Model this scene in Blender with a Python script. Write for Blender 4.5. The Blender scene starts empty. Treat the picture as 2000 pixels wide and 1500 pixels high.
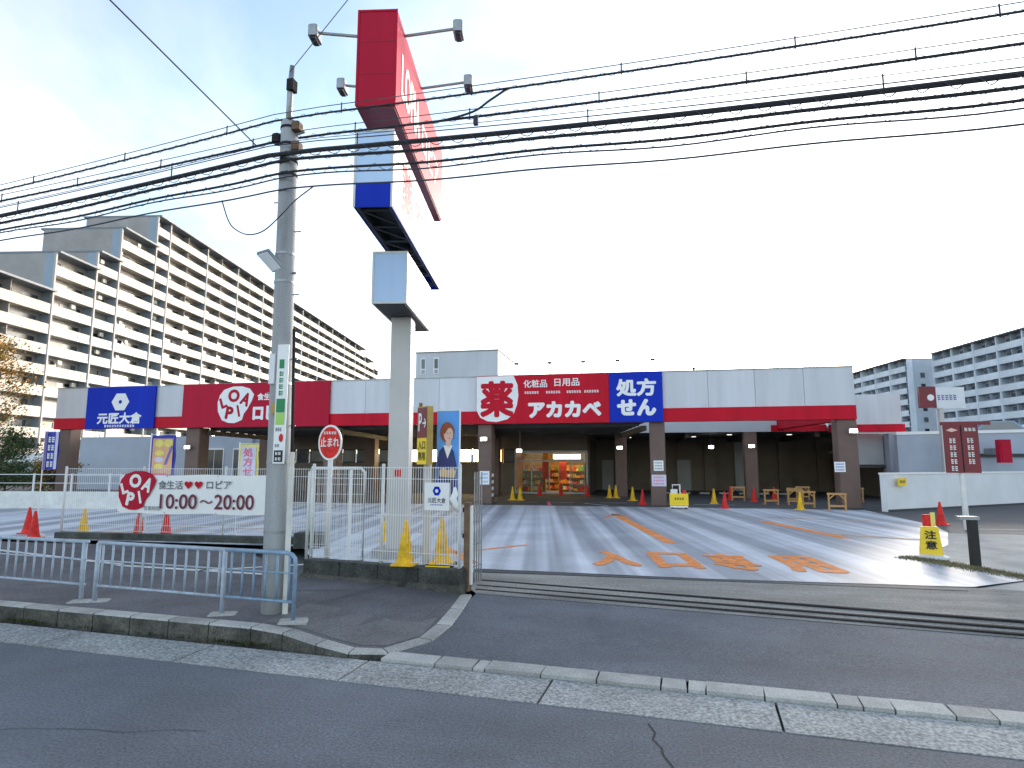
import bpy, bmesh, math, random
from mathutils import Vector, Matrix
R = math.radians
random.seed(11)
scene = bpy.context.scene
COL = scene.collection

# ------------------------------------------------------------------ camera
cd = bpy.data.cameras.new('camera'); cam = bpy.data.objects.new('camera', cd); COL.objects.link(cam)
cam.location = (0, 0, 2.1)
cam.rotation_euler = (R(90 + 7.25), 0, R(11.5))
cd.sensor_width = 36; cd.lens = 21.78; cd.clip_start = 0.05; cd.clip_end = 3000
scene.camera = cam

# ------------------------------------------------------------------ sky, sun, exposure
SUN_AZ, SUN_EL = 17.0, 9.0
w = bpy.data.worlds.new('World'); scene.world = w; w.use_nodes = True
nt = w.node_tree; nt.nodes.clear()
def N(t, **k):
    n = nt.nodes.new(t)
    for a, b in k.items(): setattr(n, a, b)
    return n
L = lambda a, b: nt.links.new(a, b)
out = N('ShaderNodeOutputWorld'); bg = N('ShaderNodeBackground'); bg.inputs[1].default_value = 0.085
sky = N('ShaderNodeTexSky', sky_type='NISHITA', sun_disc=False, sun_elevation=R(SUN_EL), sun_rotation=R(SUN_AZ),
        altitude=50, air_density=1.0, dust_density=1.0, ozone_density=1.6)
tc = N('ShaderNodeTexCoord'); sep = N('ShaderNodeSeparateXYZ'); L(tc.outputs['Generated'], sep.inputs[0])
ad = N('ShaderNodeMath', operation='ADD'); ad.inputs[1].default_value = 0.12; L(sep.outputs[2], ad.inputs[0])
mx = N('ShaderNodeMath', operation='MAXIMUM'); mx.inputs[1].default_value = 0.05; L(ad.outputs[0], mx.inputs[0])
d1 = N('ShaderNodeMath', operation='DIVIDE'); L(sep.outputs[0], d1.inputs[0]); L(mx.outputs[0], d1.inputs[1])
d2 = N('ShaderNodeMath', operation='DIVIDE'); L(sep.outputs[1], d2.inputs[0]); L(mx.outputs[0], d2.inputs[1])
cb = N('ShaderNodeCombineXYZ'); L(d1.outputs[0], cb.inputs[0]); L(d2.outputs[0], cb.inputs[1])
nz = N('ShaderNodeTexNoise'); nz.inputs['Scale'].default_value = 0.75; nz.inputs['Detail'].default_value = 7
nz.inputs['Roughness'].default_value = 0.56; nz.inputs['Distortion'].default_value = 0.5; L(cb.outputs[0], nz.inputs['Vector'])
cr = N('ShaderNodeValToRGB'); cr.color_ramp.elements[0].position = 0.42; cr.color_ramp.elements[1].position = 0.64
cr.color_ramp.elements[0].color = (0.12, 0.12, 0.12, 1); cr.color_ramp.elements[1].color = (0.8, 0.8, 0.8, 1)
L(nz.outputs[0], cr.inputs[0])
# clouds: white-grey, brightened by the sky that lights them
hs = N('ShaderNodeHueSaturation'); hs.inputs['Saturation'].default_value = 0.15; hs.inputs['Value'].default_value = 1.3; L(sky.outputs[0], hs.inputs['Color'])
mixc = N('ShaderNodeMixRGB'); L(cr.outputs[0], mixc.inputs[0]); L(sky.outputs[0], mixc.inputs[1]); L(hs.outputs[0], mixc.inputs[2])
L(mixc.outputs[0], bg.inputs[0]); L(bg.outputs[0], out.inputs[0])

sd = bpy.data.lights.new('sun', 'SUN'); sun = bpy.data.objects.new('sun', sd); COL.objects.link(sun)
sd.energy = 1.4; sd.angle = R(16); sd.color = (1.0, 0.90, 0.78)
sv = Vector((math.sin(R(SUN_AZ)) * math.cos(R(SUN_EL)), math.cos(R(SUN_AZ)) * math.cos(R(SUN_EL)), math.sin(R(SUN_EL))))
sun.rotation_euler = sv.to_track_quat('Z', 'Y').to_euler()
vs = scene.view_settings; vs.view_transform = 'Standard'; vs.look = 'None'; vs.gamma = 1; vs.use_curve_mapping = False
vs.exposure = 2.55
scene.cycles.use_denoising = True
scene.cycles.max_bounces = 6; scene.cycles.transparent_max_bounces = 12

# ------------------------------------------------------------------ helpers
class MB:
    """collects geometry; build() links it as one mesh object"""
    def __init__(s): s.v = []; s.f = []
    def quadmesh(s, vs, fs):
        o = len(s.v); s.v += [tuple(v) for v in vs]; s.f += [tuple(o + i for i in f) for f in fs]; return s
    def box(s, x0, x1, y0, y1, z0, z1):
        return s.quadmesh([(x0,y0,z0),(x1,y0,z0),(x1,y1,z0),(x0,y1,z0),(x0,y0,z1),(x1,y0,z1),(x1,y1,z1),(x0,y1,z1)],
                          [(0,3,2,1),(4,5,6,7),(0,1,5,4),(1,2,6,5),(2,3,7,6),(3,0,4,7)])
    def bbox(s, x0, x1, y0, y1, z0, z1, b=0.02):
        """box whose vertical edges and top rim are chamfered"""
        def ring(z, i): return [(x0+b+i,y0+i,z),(x1-b-i,y0+i,z),(x1-i,y0+b+i,z),(x1-i,y1-b-i,z),(x1-b-i,y1-i,z),(x0+b+i,y1-i,z),(x0+i,y1-b-i,z),(x0+i,y0+b+i,z)]
        v = ring(z0, 0) + ring(z1 - b, 0) + ring(z1, b * .7)
        f = [tuple(range(7, -1, -1)), tuple(range(16, 24))]
        for k in (0, 8):
            for i in range(8): f.append((k+i, k+(i+1) % 8, k+8+(i+1) % 8, k+8+i))
        return s.quadmesh(v, f)
    def hexa(s, bot, top):
        """solid between two polygons with the same number of points"""
        n = len(bot)
        return s.quadmesh(list(bot) + list(top), [tuple(range(n-1,-1,-1)), tuple(range(n,2*n))] + [(i,(i+1)%n,n+(i+1)%n,n+i) for i in range(n)])
    def poly(s, pts): return s.quadmesh(pts, [tuple(range(len(pts)))])
    def prism(s, pts2, y0, y1):
        """outline in x-z pushed from y0 to y1"""
        return s.hexa([(x, y1, z) for x, z in pts2], [(x, y0, z) for x, z in pts2])
    def tube(s, pts, r, n=8, cap=True):
        pts = [Vector(p) for p in pts]; rings = []
        for i, p in enumerate(pts):
            a = pts[max(0, i-1)]; b = pts[min(len(pts)-1, i+1)]; t = (b - a).normalized()
            up = Vector((0,0,1)) if abs(t.z) < .95 else Vector((1,0,0))
            e1 = t.cross(up).normalized(); e2 = e1.cross(t)
            rr = r[i] if isinstance(r, (list, tuple)) else r
            rings.append([p + e1*math.cos(2*math.pi*k/n)*rr + e2*math.sin(2*math.pi*k/n)*rr for k in range(n)])
        v = [q for rg in rings for q in rg]; f = []
        for i in range(len(pts)-1):
            for k in range(n): f.append((i*n+k, (i+1)*n+k, (i+1)*n+(k+1)%n, i*n+(k+1)%n))
        if cap: f += [tuple(range(n)), tuple((len(pts)-1)*n+k for k in range(n-1,-1,-1))]
        return s.quadmesh(v, f)
    def lathe(s, prof, n=16, c=(0,0)):
        v = [(c[0]+r*math.cos(2*math.pi*k/n), c[1]+r*math.sin(2*math.pi*k/n), z) for r, z in prof for k in range(n)]; f = []
        for i in range(len(prof)-1):
            for k in range(n): f.append((i*n+k, i*n+(k+1)%n, (i+1)*n+(k+1)%n, (i+1)*n+k))
        f += [tuple(range(n-1,-1,-1)), tuple((len(prof)-1)*n+k for k in range(n))]
        return s.quadmesh(v, f)
    def mesh(s, name, m, smooth=False):
        me = bpy.data.meshes.new(name); me.from_pydata(s.v, [], s.f); me.update()
        if m: me.materials.append(M[m] if isinstance(m, str) else m)
        if smooth: me.polygons.foreach_set('use_smooth', [True]*len(me.polygons))
        return me
    def build(s, name, m, parent=None, smooth=False):
        return put(name, s.mesh(name, m, smooth), parent)
def put(name, me, parent=None, loc=None, rotz=0):
    o = bpy.data.objects.new(name, me); COL.objects.link(o); o.parent = parent
    if loc: o.location = loc
    if rotz: o.rotation_euler.z = rotz
    return o
def tag(o, label=None, cat=None, group=None, kind=None):
    if label: o['label'] = label
    if cat: o['category'] = cat
    if group: o['group'] = group
    if kind: o['kind'] = kind
    return o
def thing(name, label, cat, loc=(0,0,0), rotz=0, group=None):
    o = bpy.data.objects.new(name, None); COL.objects.link(o); o.location = loc; o.rotation_euler.z = rotz
    o.empty_display_size = .2
    return tag(o, label, cat, group)
def dup(root, loc, rotz=0, label=None):
    r = root.copy(); COL.objects.link(r); r.location = loc; r.rotation_euler.z = rotz
    if label: r['label'] = label
    for ch in list(root.children):
        c = ch.copy(); COL.objects.link(c); c.parent = r
        for g in list(ch.children):
            d = g.copy(); COL.objects.link(d); d.parent = c
    return r
def struct(o): o['kind'] = 'structure'; return o

# ------------------------------------------------------------------ materials
M = {}
def mat(name, col, rough=.7, var=.18, scale=2.0, fine=0.0, fscale=60, bump=0.0, bscale=80, metal=0.0, emit=None, estr=0, spec=.5, rnd=.0, stretch=None, alpha=None, sheen=0, streak=0):
    m = bpy.data.materials.new(name); m.use_nodes = True; t = m.node_tree; b = t.nodes['Principled BSDF']
    b.inputs['Roughness'].default_value = rough; b.inputs['Metallic'].default_value = metal
    b.inputs['Specular IOR Level'].default_value = spec
    tcn = t.nodes.new('ShaderNodeTexCoord'); vec = tcn.outputs['Object']
    if stretch:
        mp = t.nodes.new('ShaderNodeMapping'); mp.inputs['Scale'].default_value = stretch; t.links.new(vec, mp.inputs[0]); vec = mp.outputs[0]
    cur = None
    rgb = t.nodes.new('ShaderNodeRGB'); rgb.outputs[0].default_value = (*col, 1); cur = rgb.outputs[0]
    def mul(fac_socket, lo, hi):
        nonlocal cur
        mr = t.nodes.new('ShaderNodeMapRange'); mr.inputs[1].default_value = .3; mr.inputs[2].default_value = .7
        mr.inputs[3].default_value = lo; mr.inputs[4].default_value = hi; t.links.new(fac_socket, mr.inputs[0])
        vm = t.nodes.new('ShaderNodeVectorMath'); vm.operation = 'SCALE'; t.links.new(cur, vm.inputs[0]); t.links.new(mr.outputs[0], vm.inputs['Scale']); cur = vm.outputs[0]
    if var:
        n = t.nodes.new('ShaderNodeTexNoise'); n.inputs['Scale'].default_value = scale; n.inputs['Detail'].default_value = 6; n.inputs['Roughness'].default_value = .62
        t.links.new(vec, n.inputs['Vector']); mul(n.outputs[0], 1-var, 1+var)
    if fine:
        n = t.nodes.new('ShaderNodeTexNoise'); n.inputs['Scale'].default_value = fscale; n.inputs['Detail'].default_value = 3
        t.links.new(tcn.outputs['Object'], n.inputs['Vector']); mul(n.outputs[0], 1-fine, 1+fine)
    if streak:      # tyre-polished lanes along the road
        mp2 = t.nodes.new('ShaderNodeMapping'); mp2.inputs['Rotation'].default_value = (0,0,R(5.3)); mp2.inputs['Scale'].default_value = (.05,1.1,1); t.links.new(tcn.outputs['Object'], mp2.inputs[0])
        n = t.nodes.new('ShaderNodeTexNoise'); n.inputs['Scale'].default_value = 1; n.inputs['Detail'].default_value = 4; t.links.new(mp2.outputs[0], n.inputs['Vector']); mul(n.outputs[0], 1-streak, 1+streak)
    if rnd:
        oi = t.nodes.new('ShaderNodeObjectInfo'); mul(oi.outputs['Random'], 1-rnd, 1+rnd)
    t.links.new(cur, b.inputs['Base Color'])
    if bump:
        n = t.nodes.new('ShaderNodeTexNoise'); n.inputs['Scale'].default_value = bscale; n.inputs['Detail'].default_value = 4
        t.links.new(tcn.outputs['Object'], n.inputs['Vector']); bp = t.nodes.new('ShaderNodeBump'); bp.inputs['Strength'].default_value = bump; bp.inputs['Distance'].default_value = .02
        t.links.new(n.outputs[0], bp.inputs['Height']); t.links.new(bp.outputs[0], b.inputs['Normal'])
    if emit: b.inputs['Emission Color'].default_value = (*emit, 1); b.inputs['Emission Strength'].default_value = estr
    M[name] = m; return m
mat('asphalt_road', (.125,.135,.155), .88, .26, .45, .32, 42, .6, 60, spec=.3, streak=.16)
mat('asphalt_drive', (.116,.126,.145), .88, .24, .7, .32, 42, .6, 60, spec=.3, streak=.12)
mat('asphalt_walk', (.112,.110,.120), .9, .28, .9, .34, 42, .6, 60, spec=.3)
mat('asphalt_patch', (.145,.142,.145), .9, .2, 1.5, .34, 42, .6, 60, spec=.3)
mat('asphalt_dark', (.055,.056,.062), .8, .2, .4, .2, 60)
mat('ground_far', (.13,.13,.12), .9, .2, .05)
mat('concrete', (.34,.335,.32), .85, .22, 1.2, .3, 70, .35, 90)
mat('threshold', (.235,.225,.205), .9, .4, 1.3, .32, 40, .5, 50, stretch=(.35,1.6,1))
mat('gutter', (.30,.305,.30), .9, .24, .9, .5, 34, .6, 50, spec=.3, rnd=.05)
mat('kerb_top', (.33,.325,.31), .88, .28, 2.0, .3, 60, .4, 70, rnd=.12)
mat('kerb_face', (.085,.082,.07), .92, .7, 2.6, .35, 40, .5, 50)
mat('stone', (.35,.35,.335), .85, .2, 2.5, .25, 70, .35, 80, rnd=.14)
mat('old_wall', (.055,.058,.052), .92, .6, 2.6, .35, 40, .6, 40)
mat('moss', (.07,.085,.03), .95, .5, 8, .4, 60, .8, 60)
mat('grass', (.23,.20,.10), .9, .4, 6)
mat('steel', (.30,.31,.32), .45, .2, 4, metal=.7)
mat('rail_dark', (.03,.03,.032), .9, .3, 4, spec=.05)
mat('rust', (.16,.10,.06), .85, .45, 5, .2, 60)
mat('rail_blue', (.20,.30,.42), .5, .22, 5, .12, 50, metal=.0)
mat('rail_faded', (.36,.42,.50), .55, .22, 5, .12, 50)
mat('pole_concrete', (.36,.368,.38), .85, .3, 1.6, .08, 50, .12, 60, stretch=(1.6,1.6,.16))
mat('pole_pipe', (.62,.62,.58), .5, .15, 3)
mat('fascia', (.61,.62,.655), .55, .10, .9, spec=.25, rnd=.025, stretch=(1.6,1,.16))
mat('band_red', (.52,.006,.024), .5, .14, .9, spec=.15, stretch=(2,1,.25))
mat('sign_red', (.44,.007,.035), .5, .12, .8, spec=.15, stretch=(1.6,1.6,.2))
mat('sign_blue', (.004,.028,.42), .5, .12, .8, spec=.15, stretch=(1.6,1.6,.2))
mat('sign_maroon', (.17,.012,.022), .45, .12, 1.5)
mat('white', (.80,.80,.80), .45, .05, 2)
mat('white_dirty', (.66,.66,.64), .6, .14, 3)
mat('offwhite', (.70,.71,.74), .5, .07, 1)
mat('sign_white_box', (.50,.66,.90), .45, .10, .9, spec=.3, stretch=(1.6,1.6,.2))
mat('block_grey', (.50,.52,.57), .7, .1, .6, stretch=(1.5,1,.3))
mat('sign_pole', (.52,.50,.48), .55, .08, 1.2)
mat('dark_frame', (.03,.033,.04), .6, .2, 3)
mat('column', (.14,.088,.074), .65, .14, 1.2, .12, 40)
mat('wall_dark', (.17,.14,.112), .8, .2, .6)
mat('wall_grey', (.34,.35,.37), .7, .12, .5)
mat('wall_store', (.36,.40,.48), .7, .1, .6)
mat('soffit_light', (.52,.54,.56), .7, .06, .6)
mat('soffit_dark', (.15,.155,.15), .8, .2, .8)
mat('beam', (.07,.066,.06), .7, .2, 1)
mat('roof', (.30,.30,.30), .8, .1, .5)
mat('cone_red', (.66,.022,.018), .55, .32, 5, .15, 30, spec=.3)
mat('cone_yellow', (.76,.44,.012), .55, .3, 5, .15, 30, spec=.3)
mat('rubber', (.03,.03,.03), .8, .2, 5)
mat('black', (.012,.012,.014), .6, .1, 3)
mat('navy_text', (.03,.02,.06), .6, .05, 3)
mat('wine_text', (.14,.012,.035), .6, .05, 3)
mat('grey_text', (.10,.11,.14), .6, .05, 3)
mat('green_sign', (.0,.22,.07), .5, .06, 3)
mat('lime_sign', (.35,.62,.12), .5, .06, 3)
mat('yellow', (.86,.60,.02), .5, .1, 3)
mat('gold', (.42,.28,.06), .5, .2, 3)
mat('orange_paint', (.74,.24,.05), .8, .25, 3, .4, 40)
mat('white_paint', (.52,.53,.52), .8, .3, 3, .35, 40)
mat('faint_paint', (.50,.34,.24), .85, .35, 3, .4, 30)
mat('wood', (.46,.25,.09), .7, .25, 5, stretch=(1,1,6))
mat('cloth_blue', (.05,.06,.42), .85, .15, 3)
mat('cloth_violet', (.20,.16,.42), .85, .15, 3)
mat('cloth_lilac', (.62,.60,.75), .85, .12, 3)
mat('cloth_yellow', (.80,.68,.18), .85, .12, 3)
mat('cloth_peach', (.72,.42,.24), .85, .12, 3)
mat('cloth_pink', (.75,.16,.26), .85, .1, 3)
mat('cloth_sky', (.12,.34,.78), .85, .15, 3)
mat('skin_print', (.72,.50,.40), .8, .1, 3)
mat('hair_print', (.30,.08,.04), .8, .2, 5)
mat('shirt_print', (.04,.05,.17), .8, .15, 3)
mat('tan_print', (.60,.42,.24), .8, .15, 3)
mat('balcony_cream', (.58,.53,.46), .8, .16, .5, rnd=.07, stretch=(1.4,1,.3))
mat('balcony_rail', (.46,.47,.43), .6, .22, .5, stretch=(3,1,.4), rnd=.08)
mat('apt_pilaster', (.44,.42,.41), .8, .1, .3)
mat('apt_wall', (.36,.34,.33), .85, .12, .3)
mat('apt_end', (.30,.37,.45), .8, .08, .2)
mat('apt_roof', (.20,.22,.25), .7, .1, .3)
mat('apt_window', (.06,.068,.08), .2, .5, .9, spec=.5, rnd=.5)
mat('apt2_window', (.15,.185,.24), .3, .4, .8, spec=.4, rnd=.4)
mat('curtain', (.50,.48,.45), .9, .3, 1.2, rnd=.4)
mat('ac_unit', (.60,.60,.57), .7, .15, 3)
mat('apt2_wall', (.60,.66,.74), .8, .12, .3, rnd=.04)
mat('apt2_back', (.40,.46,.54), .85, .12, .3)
mat('leaf_green', (.045,.075,.02), .8, .5, 4)
mat('leaf_orange', (.42,.21,.03), .8, .5, 4)
mat('bark', (.10,.08,.06), .9, .3, 6)
mat('lamp_white', (.9,.9,.9), .4, 0, 1, emit=(1,.96,.9), estr=3.0)
mat('lamp_dim', (.8,.8,.78), .4, 0, 1, emit=(1,.95,.85), estr=.35)
mat('lamp_warm', (.9,.8,.6), .4, 0, 1, emit=(1,.74,.36), estr=3.0)
mat('shop_wall', (.62,.42,.20), .7, .15, 1)
mat('shop_floor', (.30,.27,.22), .4, .1, 1)
mat('prod_red', (.62,.06,.03), .6, .3, 6)
mat('prod_orange', (.75,.28,.04), .6, .3, 6)
mat('prod_yellow', (.78,.58,.10), .6, .3, 6)
mat('prod_green', (.16,.34,.10), .6, .3, 6)
mat('prod_white', (.65,.62,.55), .6, .3, 6)
mat('car_white', (.62,.66,.70), .25, .03, 2)
mat('car_blue', (.16,.28,.46), .25, .03, 2)
mat('car_glass', (.10,.14,.19), .06, .05, 2, spec=.8)
mat('cable', (.018,.018,.022), .6, .1, 3)
mat('cable_thin', (.05,.05,.075), .6, .1, 3)
mat('crack', (.018,.018,.018), .95, .2, 5)
mat('brown_print', (.32,.17,.08), .7, .2, 3)
def glass(name):
    m = bpy.data.materials.new(name); m.use_nodes = True; t = m.node_tree; t.nodes.clear()
    o = t.nodes.new('ShaderNodeOutputMaterial'); mx = t.nodes.new('ShaderNodeMixShader'); tr = t.nodes.new('ShaderNodeBsdfTransparent'); gl = t.nodes.new('ShaderNodeBsdfGlossy')
    gl.inputs['Roughness'].default_value = .03; tr.inputs[0].default_value = (.86,.9,.88,1); lw = t.nodes.new('ShaderNodeFresnel'); lw.inputs[0].default_value = 1.45
    t.links.new(lw.outputs[0], mx.inputs[0]); t.links.new(tr.outputs[0], mx.inputs[1]); t.links.new(gl.outputs[0], mx.inputs[2]); t.links.new(mx.outputs[0], o.inputs[0]); M[name] = m
glass('glass')
def lot_material():
    m = bpy.data.materials.new('lot_coating'); m.use_nodes = True; t = m.node_tree; b = t.nodes['Principled BSDF']; b.inputs['Roughness'].default_value = .62
    tcn = t.nodes.new('ShaderNodeTexCoord'); mp = t.nodes.new('ShaderNodeMapping'); mp.vector_type = 'TEXTURE'
    mp.inputs['Rotation'].default_value = (0, 0, R(9)); t.links.new(tcn.outputs['Object'], mp.inputs[0])
    s1 = t.nodes.new('ShaderNodeMapping'); s1.inputs['Scale'].default_value = (1.9, .03, 1); t.links.new(mp.outputs[0], s1.inputs[0])
    n1 = t.nodes.new('ShaderNodeTexNoise'); n1.inputs['Scale'].default_value = 1.0; n1.inputs['Detail'].default_value = 2.5; t.links.new(s1.outputs[0], n1.inputs['Vector'])
    r1 = t.nodes.new('ShaderNodeValToRGB'); e = r1.color_ramp.elements; e[0].position = .42; e[0].color = (.245,.268,.312,1); e[1].position = .60; e[1].color = (.52,.55,.605,1); t.links.new(n1.outputs[0], r1.inputs[0])
    n2 = t.nodes.new('ShaderNodeTexNoise'); n2.inputs['Scale'].default_value = .55; n2.inputs['Detail'].default_value = 7; n2.inputs['Roughness'].default_value = .65; t.links.new(tcn.outputs['Object'], n2.inputs['Vector'])
    n3 = t.nodes.new('ShaderNodeTexNoise'); n3.inputs['Scale'].default_value = 45; t.links.new(tcn.outputs['Object'], n3.inputs['Vector'])
    def sc(cur, nn, lo, hi):
        mr = t.nodes.new('ShaderNodeMapRange'); mr.inputs[1].default_value = .3; mr.inputs[2].default_value = .7; mr.inputs[3].default_value = lo; mr.inputs[4].default_value = hi; t.links.new(nn.outputs[0], mr.inputs[0])
        vm = t.nodes.new('ShaderNodeVectorMath'); vm.operation = 'SCALE'; t.links.new(cur, vm.inputs[0]); t.links.new(mr.outputs[0], vm.inputs['Scale']); return vm.outputs[0]
    c = sc(r1.outputs[0], n2, .82, 1.2); c = sc(c, n3, .85, 1.15); t.links.new(c, b.inputs['Base Color'])
    M['lot_coating'] = m
lot_material()

# ------------------------------------------------------------------ lettering
def text_mesh(body, bold=0.0, spacing=1.0, line=1.0, align='CENTER'):
    cu = bpy.data.curves.new('lettering', 'FONT'); cu.body = body; cu.size = 1; cu.offset = bold; cu.space_character = spacing; cu.space_line = line; cu.align_x = align
    cu.resolution_u = 3
    ob = bpy.data.objects.new('lettering', cu); COL.objects.link(ob)
    me = bpy.data.meshes.new_from_object(ob.evaluated_get(bpy.context.evaluated_depsgraph_get()))
    bpy.data.objects.remove(ob); bpy.data.curves.remove(cu); return me
def lettering(body, cx, cz, wd, ht, m, parent, y=0, bold=.0, spacing=1.0, line=1.0, flat=False, rot=0, name='lettering', skew=0):
    """flat letters fitted to wd x ht, facing -y of the parent (or up, when flat); heavy letters are layered sheets, each 0.4 mm proud of the last"""
    src = text_mesh(body, 0, spacing, line); n = len(src.vertices)
    co = [0]*3*n; src.vertices.foreach_get('co', co)
    fs = [tuple(p.vertices) for p in src.polygons]; bpy.data.meshes.remove(src)
    xs = co[0::3]; ys = co[1::3]; x0, x1, y0, y1 = min(xs), max(xs), min(ys), max(ys)
    ca, sa = math.cos(rot), math.sin(rot); k = min(ht/(y1-y0), wd/(x1-x0))*bold*.9
    sh = [(0,0)] if not bold else [(k*math.cos(math.pi*(i+.5)/4), k*math.sin(math.pi*(i+.5)/4)) for i in range(8)]
    iw, ih = max(wd-2*k, wd*.5), max(ht-2*k, ht*.5)
    mb = MB()
    for q, (dx, dz) in enumerate(sh):
        vv = []
        for i in range(n):
            a = ((xs[i]-x0)/(x1-x0)-.5)*iw+dx; c = ((ys[i]-y0)/(y1-y0)-.5)*ih+dz
            a, c = a*ca - c*sa + skew*c, a*sa + c*ca
            vv.append((cx+a, y+cz+c, q*.0004) if flat else (cx+a, y-q*.0004, cz+c))
        mb.quadmesh(vv, fs)
    return mb.build(name, m, parent)
def flat_shape(pts, m, parent, y, name):
    """flat print on a board facing -y"""
    return MB().poly([(x, y, z) for x, z in pts]).build(name, m, parent)
def circle(cx, cz, r, n=24, rz=None): return [(cx+r*math.cos(2*math.pi*k/n), cz+(rz or r)*math.sin(2*math.pi*k/n)) for k in range(n)]
def heart(cx, cz, s):
    p = []
    for k in range(28):
        t = 2*math.pi*k/28; p.append((cx+s*16*math.sin(t)**3/17, cz+s*(13*math.cos(t)-5*math.cos(2*t)-2*math.cos(3*t)-math.cos(4*t))/17))
    return p[::-1]
def scribble(cx, cz, wd, ht, n, m, parent, y, name='small_print'):
    """print too small to read: a row of short strokes"""
    mb = MB(); rr = random.Random(int(cx*100)+n)
    for k in range(n):
        a = cx-wd/2+wd*(k+.12)/n; b = a+wd/n*.72
        for j in range(3):
            z = cz-ht/2+ht*(j+.1)/3; mb.poly([(a+rr.random()*.1*wd/n,y,z),(b-rr.random()*.2*wd/n,y,z),(b,y,z+ht*.2),(a,y,z+ht*.2)])
        mb.poly([(a,y-.001,cz-ht/2),(a+(b-a)*.25,y-.001,cz-ht/2),(a+(b-a)*.25,y-.001,cz+ht/2),(a,y-.001,cz+ht/2)])
    return mb.build(name, m, parent)

# directions: the lot, the canopy sides, the pylon sign and the blocks of flats follow DV, nine degrees off the facade normal
AD = R(9); DV = Vector((-math.sin(AD), math.cos(AD), 0)); EV = Vector((math.cos(AD), math.sin(AD), 0))

# ================================================================== GROUND
struct(MB().poly([(-900,-900,-.06),(900,-900,-.06),(900,900,-.06),(-900,900,-.06)]).build('ground', 'ground_far'))
AR = R(-5.3); ru = Vector((math.cos(AR), math.sin(AR), 0)); rn = Vector((-math.sin(AR), math.cos(AR), 0)); RO = Vector((-2.92, 5.86, 0))
def rp(u, v, z=0): p = RO + ru*u + rn*v; return (p.x, p.y, z)
struct(MB().poly([rp(-160,-14,0), rp(160,-14,0), rp(160,0.02,0), rp(-160,0.02,0)]).build('road', 'asphalt_road'))
ck = [(.02,5.44),(.07,5.28),(.05,5.15),(.11,5.02),(.12,4.9),(.18,4.73),(.17,4.55),(.26,4.3),(.29,4.0)]
mb = MB()
for (a, b), (c, d) in zip(ck, ck[1:]): mb.poly([(a-.006,b,.004),(c-.006,d,.004),(c+.008,d,.004),(a+.008,b,.004)])
rq = random.Random(12)
for sx, sy, dx, dy, n_ in ((-3.4,4.6,-.28,-.05,16),(1.9,4.0,.22,.10,14),(-1.2,3.2,.06,-.16,7),(3.2,5.1,.05,-.2,5)):
    x, y = sx, sy
    for k in range(n_):
        x2, y2 = x+dx+rq.uniform(-.07,.07), y+dy+rq.uniform(-.07,.07); wd = rq.uniform(.0015,.004)
        mb.poly([(x,y-wd,.004),(x2,y2-wd,.004),(x2,y2+wd,.004),(x,y+wd,.004)]); x, y = x2, y2
o = mb.build('road_crack', 'crack'); o.parent = bpy.data.objects['road']

gut = struct(MB().poly([rp(-60,.0,-.012), rp(40,.0,-.012), rp(40,.62,-.012), rp(-60,.62,-.012)]).build('gutter', 'rail_dark'))
u = -22.0
gl = [1.9, 2.0, 2.05, 1.95]; k = 0
while u < 14:
    ln = 2.0
    a, b = u+.012, u+ln-.012
    if b > -14: MB().hexa([rp(a,.0,-.03),rp(b,.0,-.03),rp(b,.60,-.03),rp(a,.60,-.03)], [rp(a,.0,.006),rp(b,.0,.006),rp(b,.60,.016),rp(a,.60,.016)]).build('gutter_slab', 'gutter', gut)
    u += ln; k += 1

# edging stones along the driveway, flush with it
edg = struct(MB().poly([rp(.2,.62,.0), rp(16,.62,.0), rp(16,.9,.0), rp(.2,.9,.0)]).build('driveway_edging', 'rail_dark'))
rr = random.Random(4); u = .12
for i in range(24):
    ln = [.62,.42,.13,.58,.55,.6,.24,.16,.5,.58,.2,.24,.44,.3][i % 14]
    a, b = u+.006, u+ln-.008; dz = rr.uniform(-.004,.006); j = rr.uniform(-.02,.02)
    MB().hexa([rp(a,.625,-.02),rp(b,.625,-.02),rp(b+j,.872,-.02),rp(a,.872,-.02)], [rp(a,.632,.042+dz),rp(b,.632,.042+dz),rp(b+j,.868,.05+dz),rp(a,.868,.05+dz)]).build('edging_stone', 'stone', edg)
    u += ln
struct(MB().poly([rp(0,.87,.03),(16,4.95,.03),(16,6.3,.09),(4.3,8.47,.09),(-2.5,9.52,.11),(-2.5,8.5,.085),(-2.42,7.3,.05),(-2.68,6.72,.035)]).build('driveway', 'asphalt_drive'))

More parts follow.
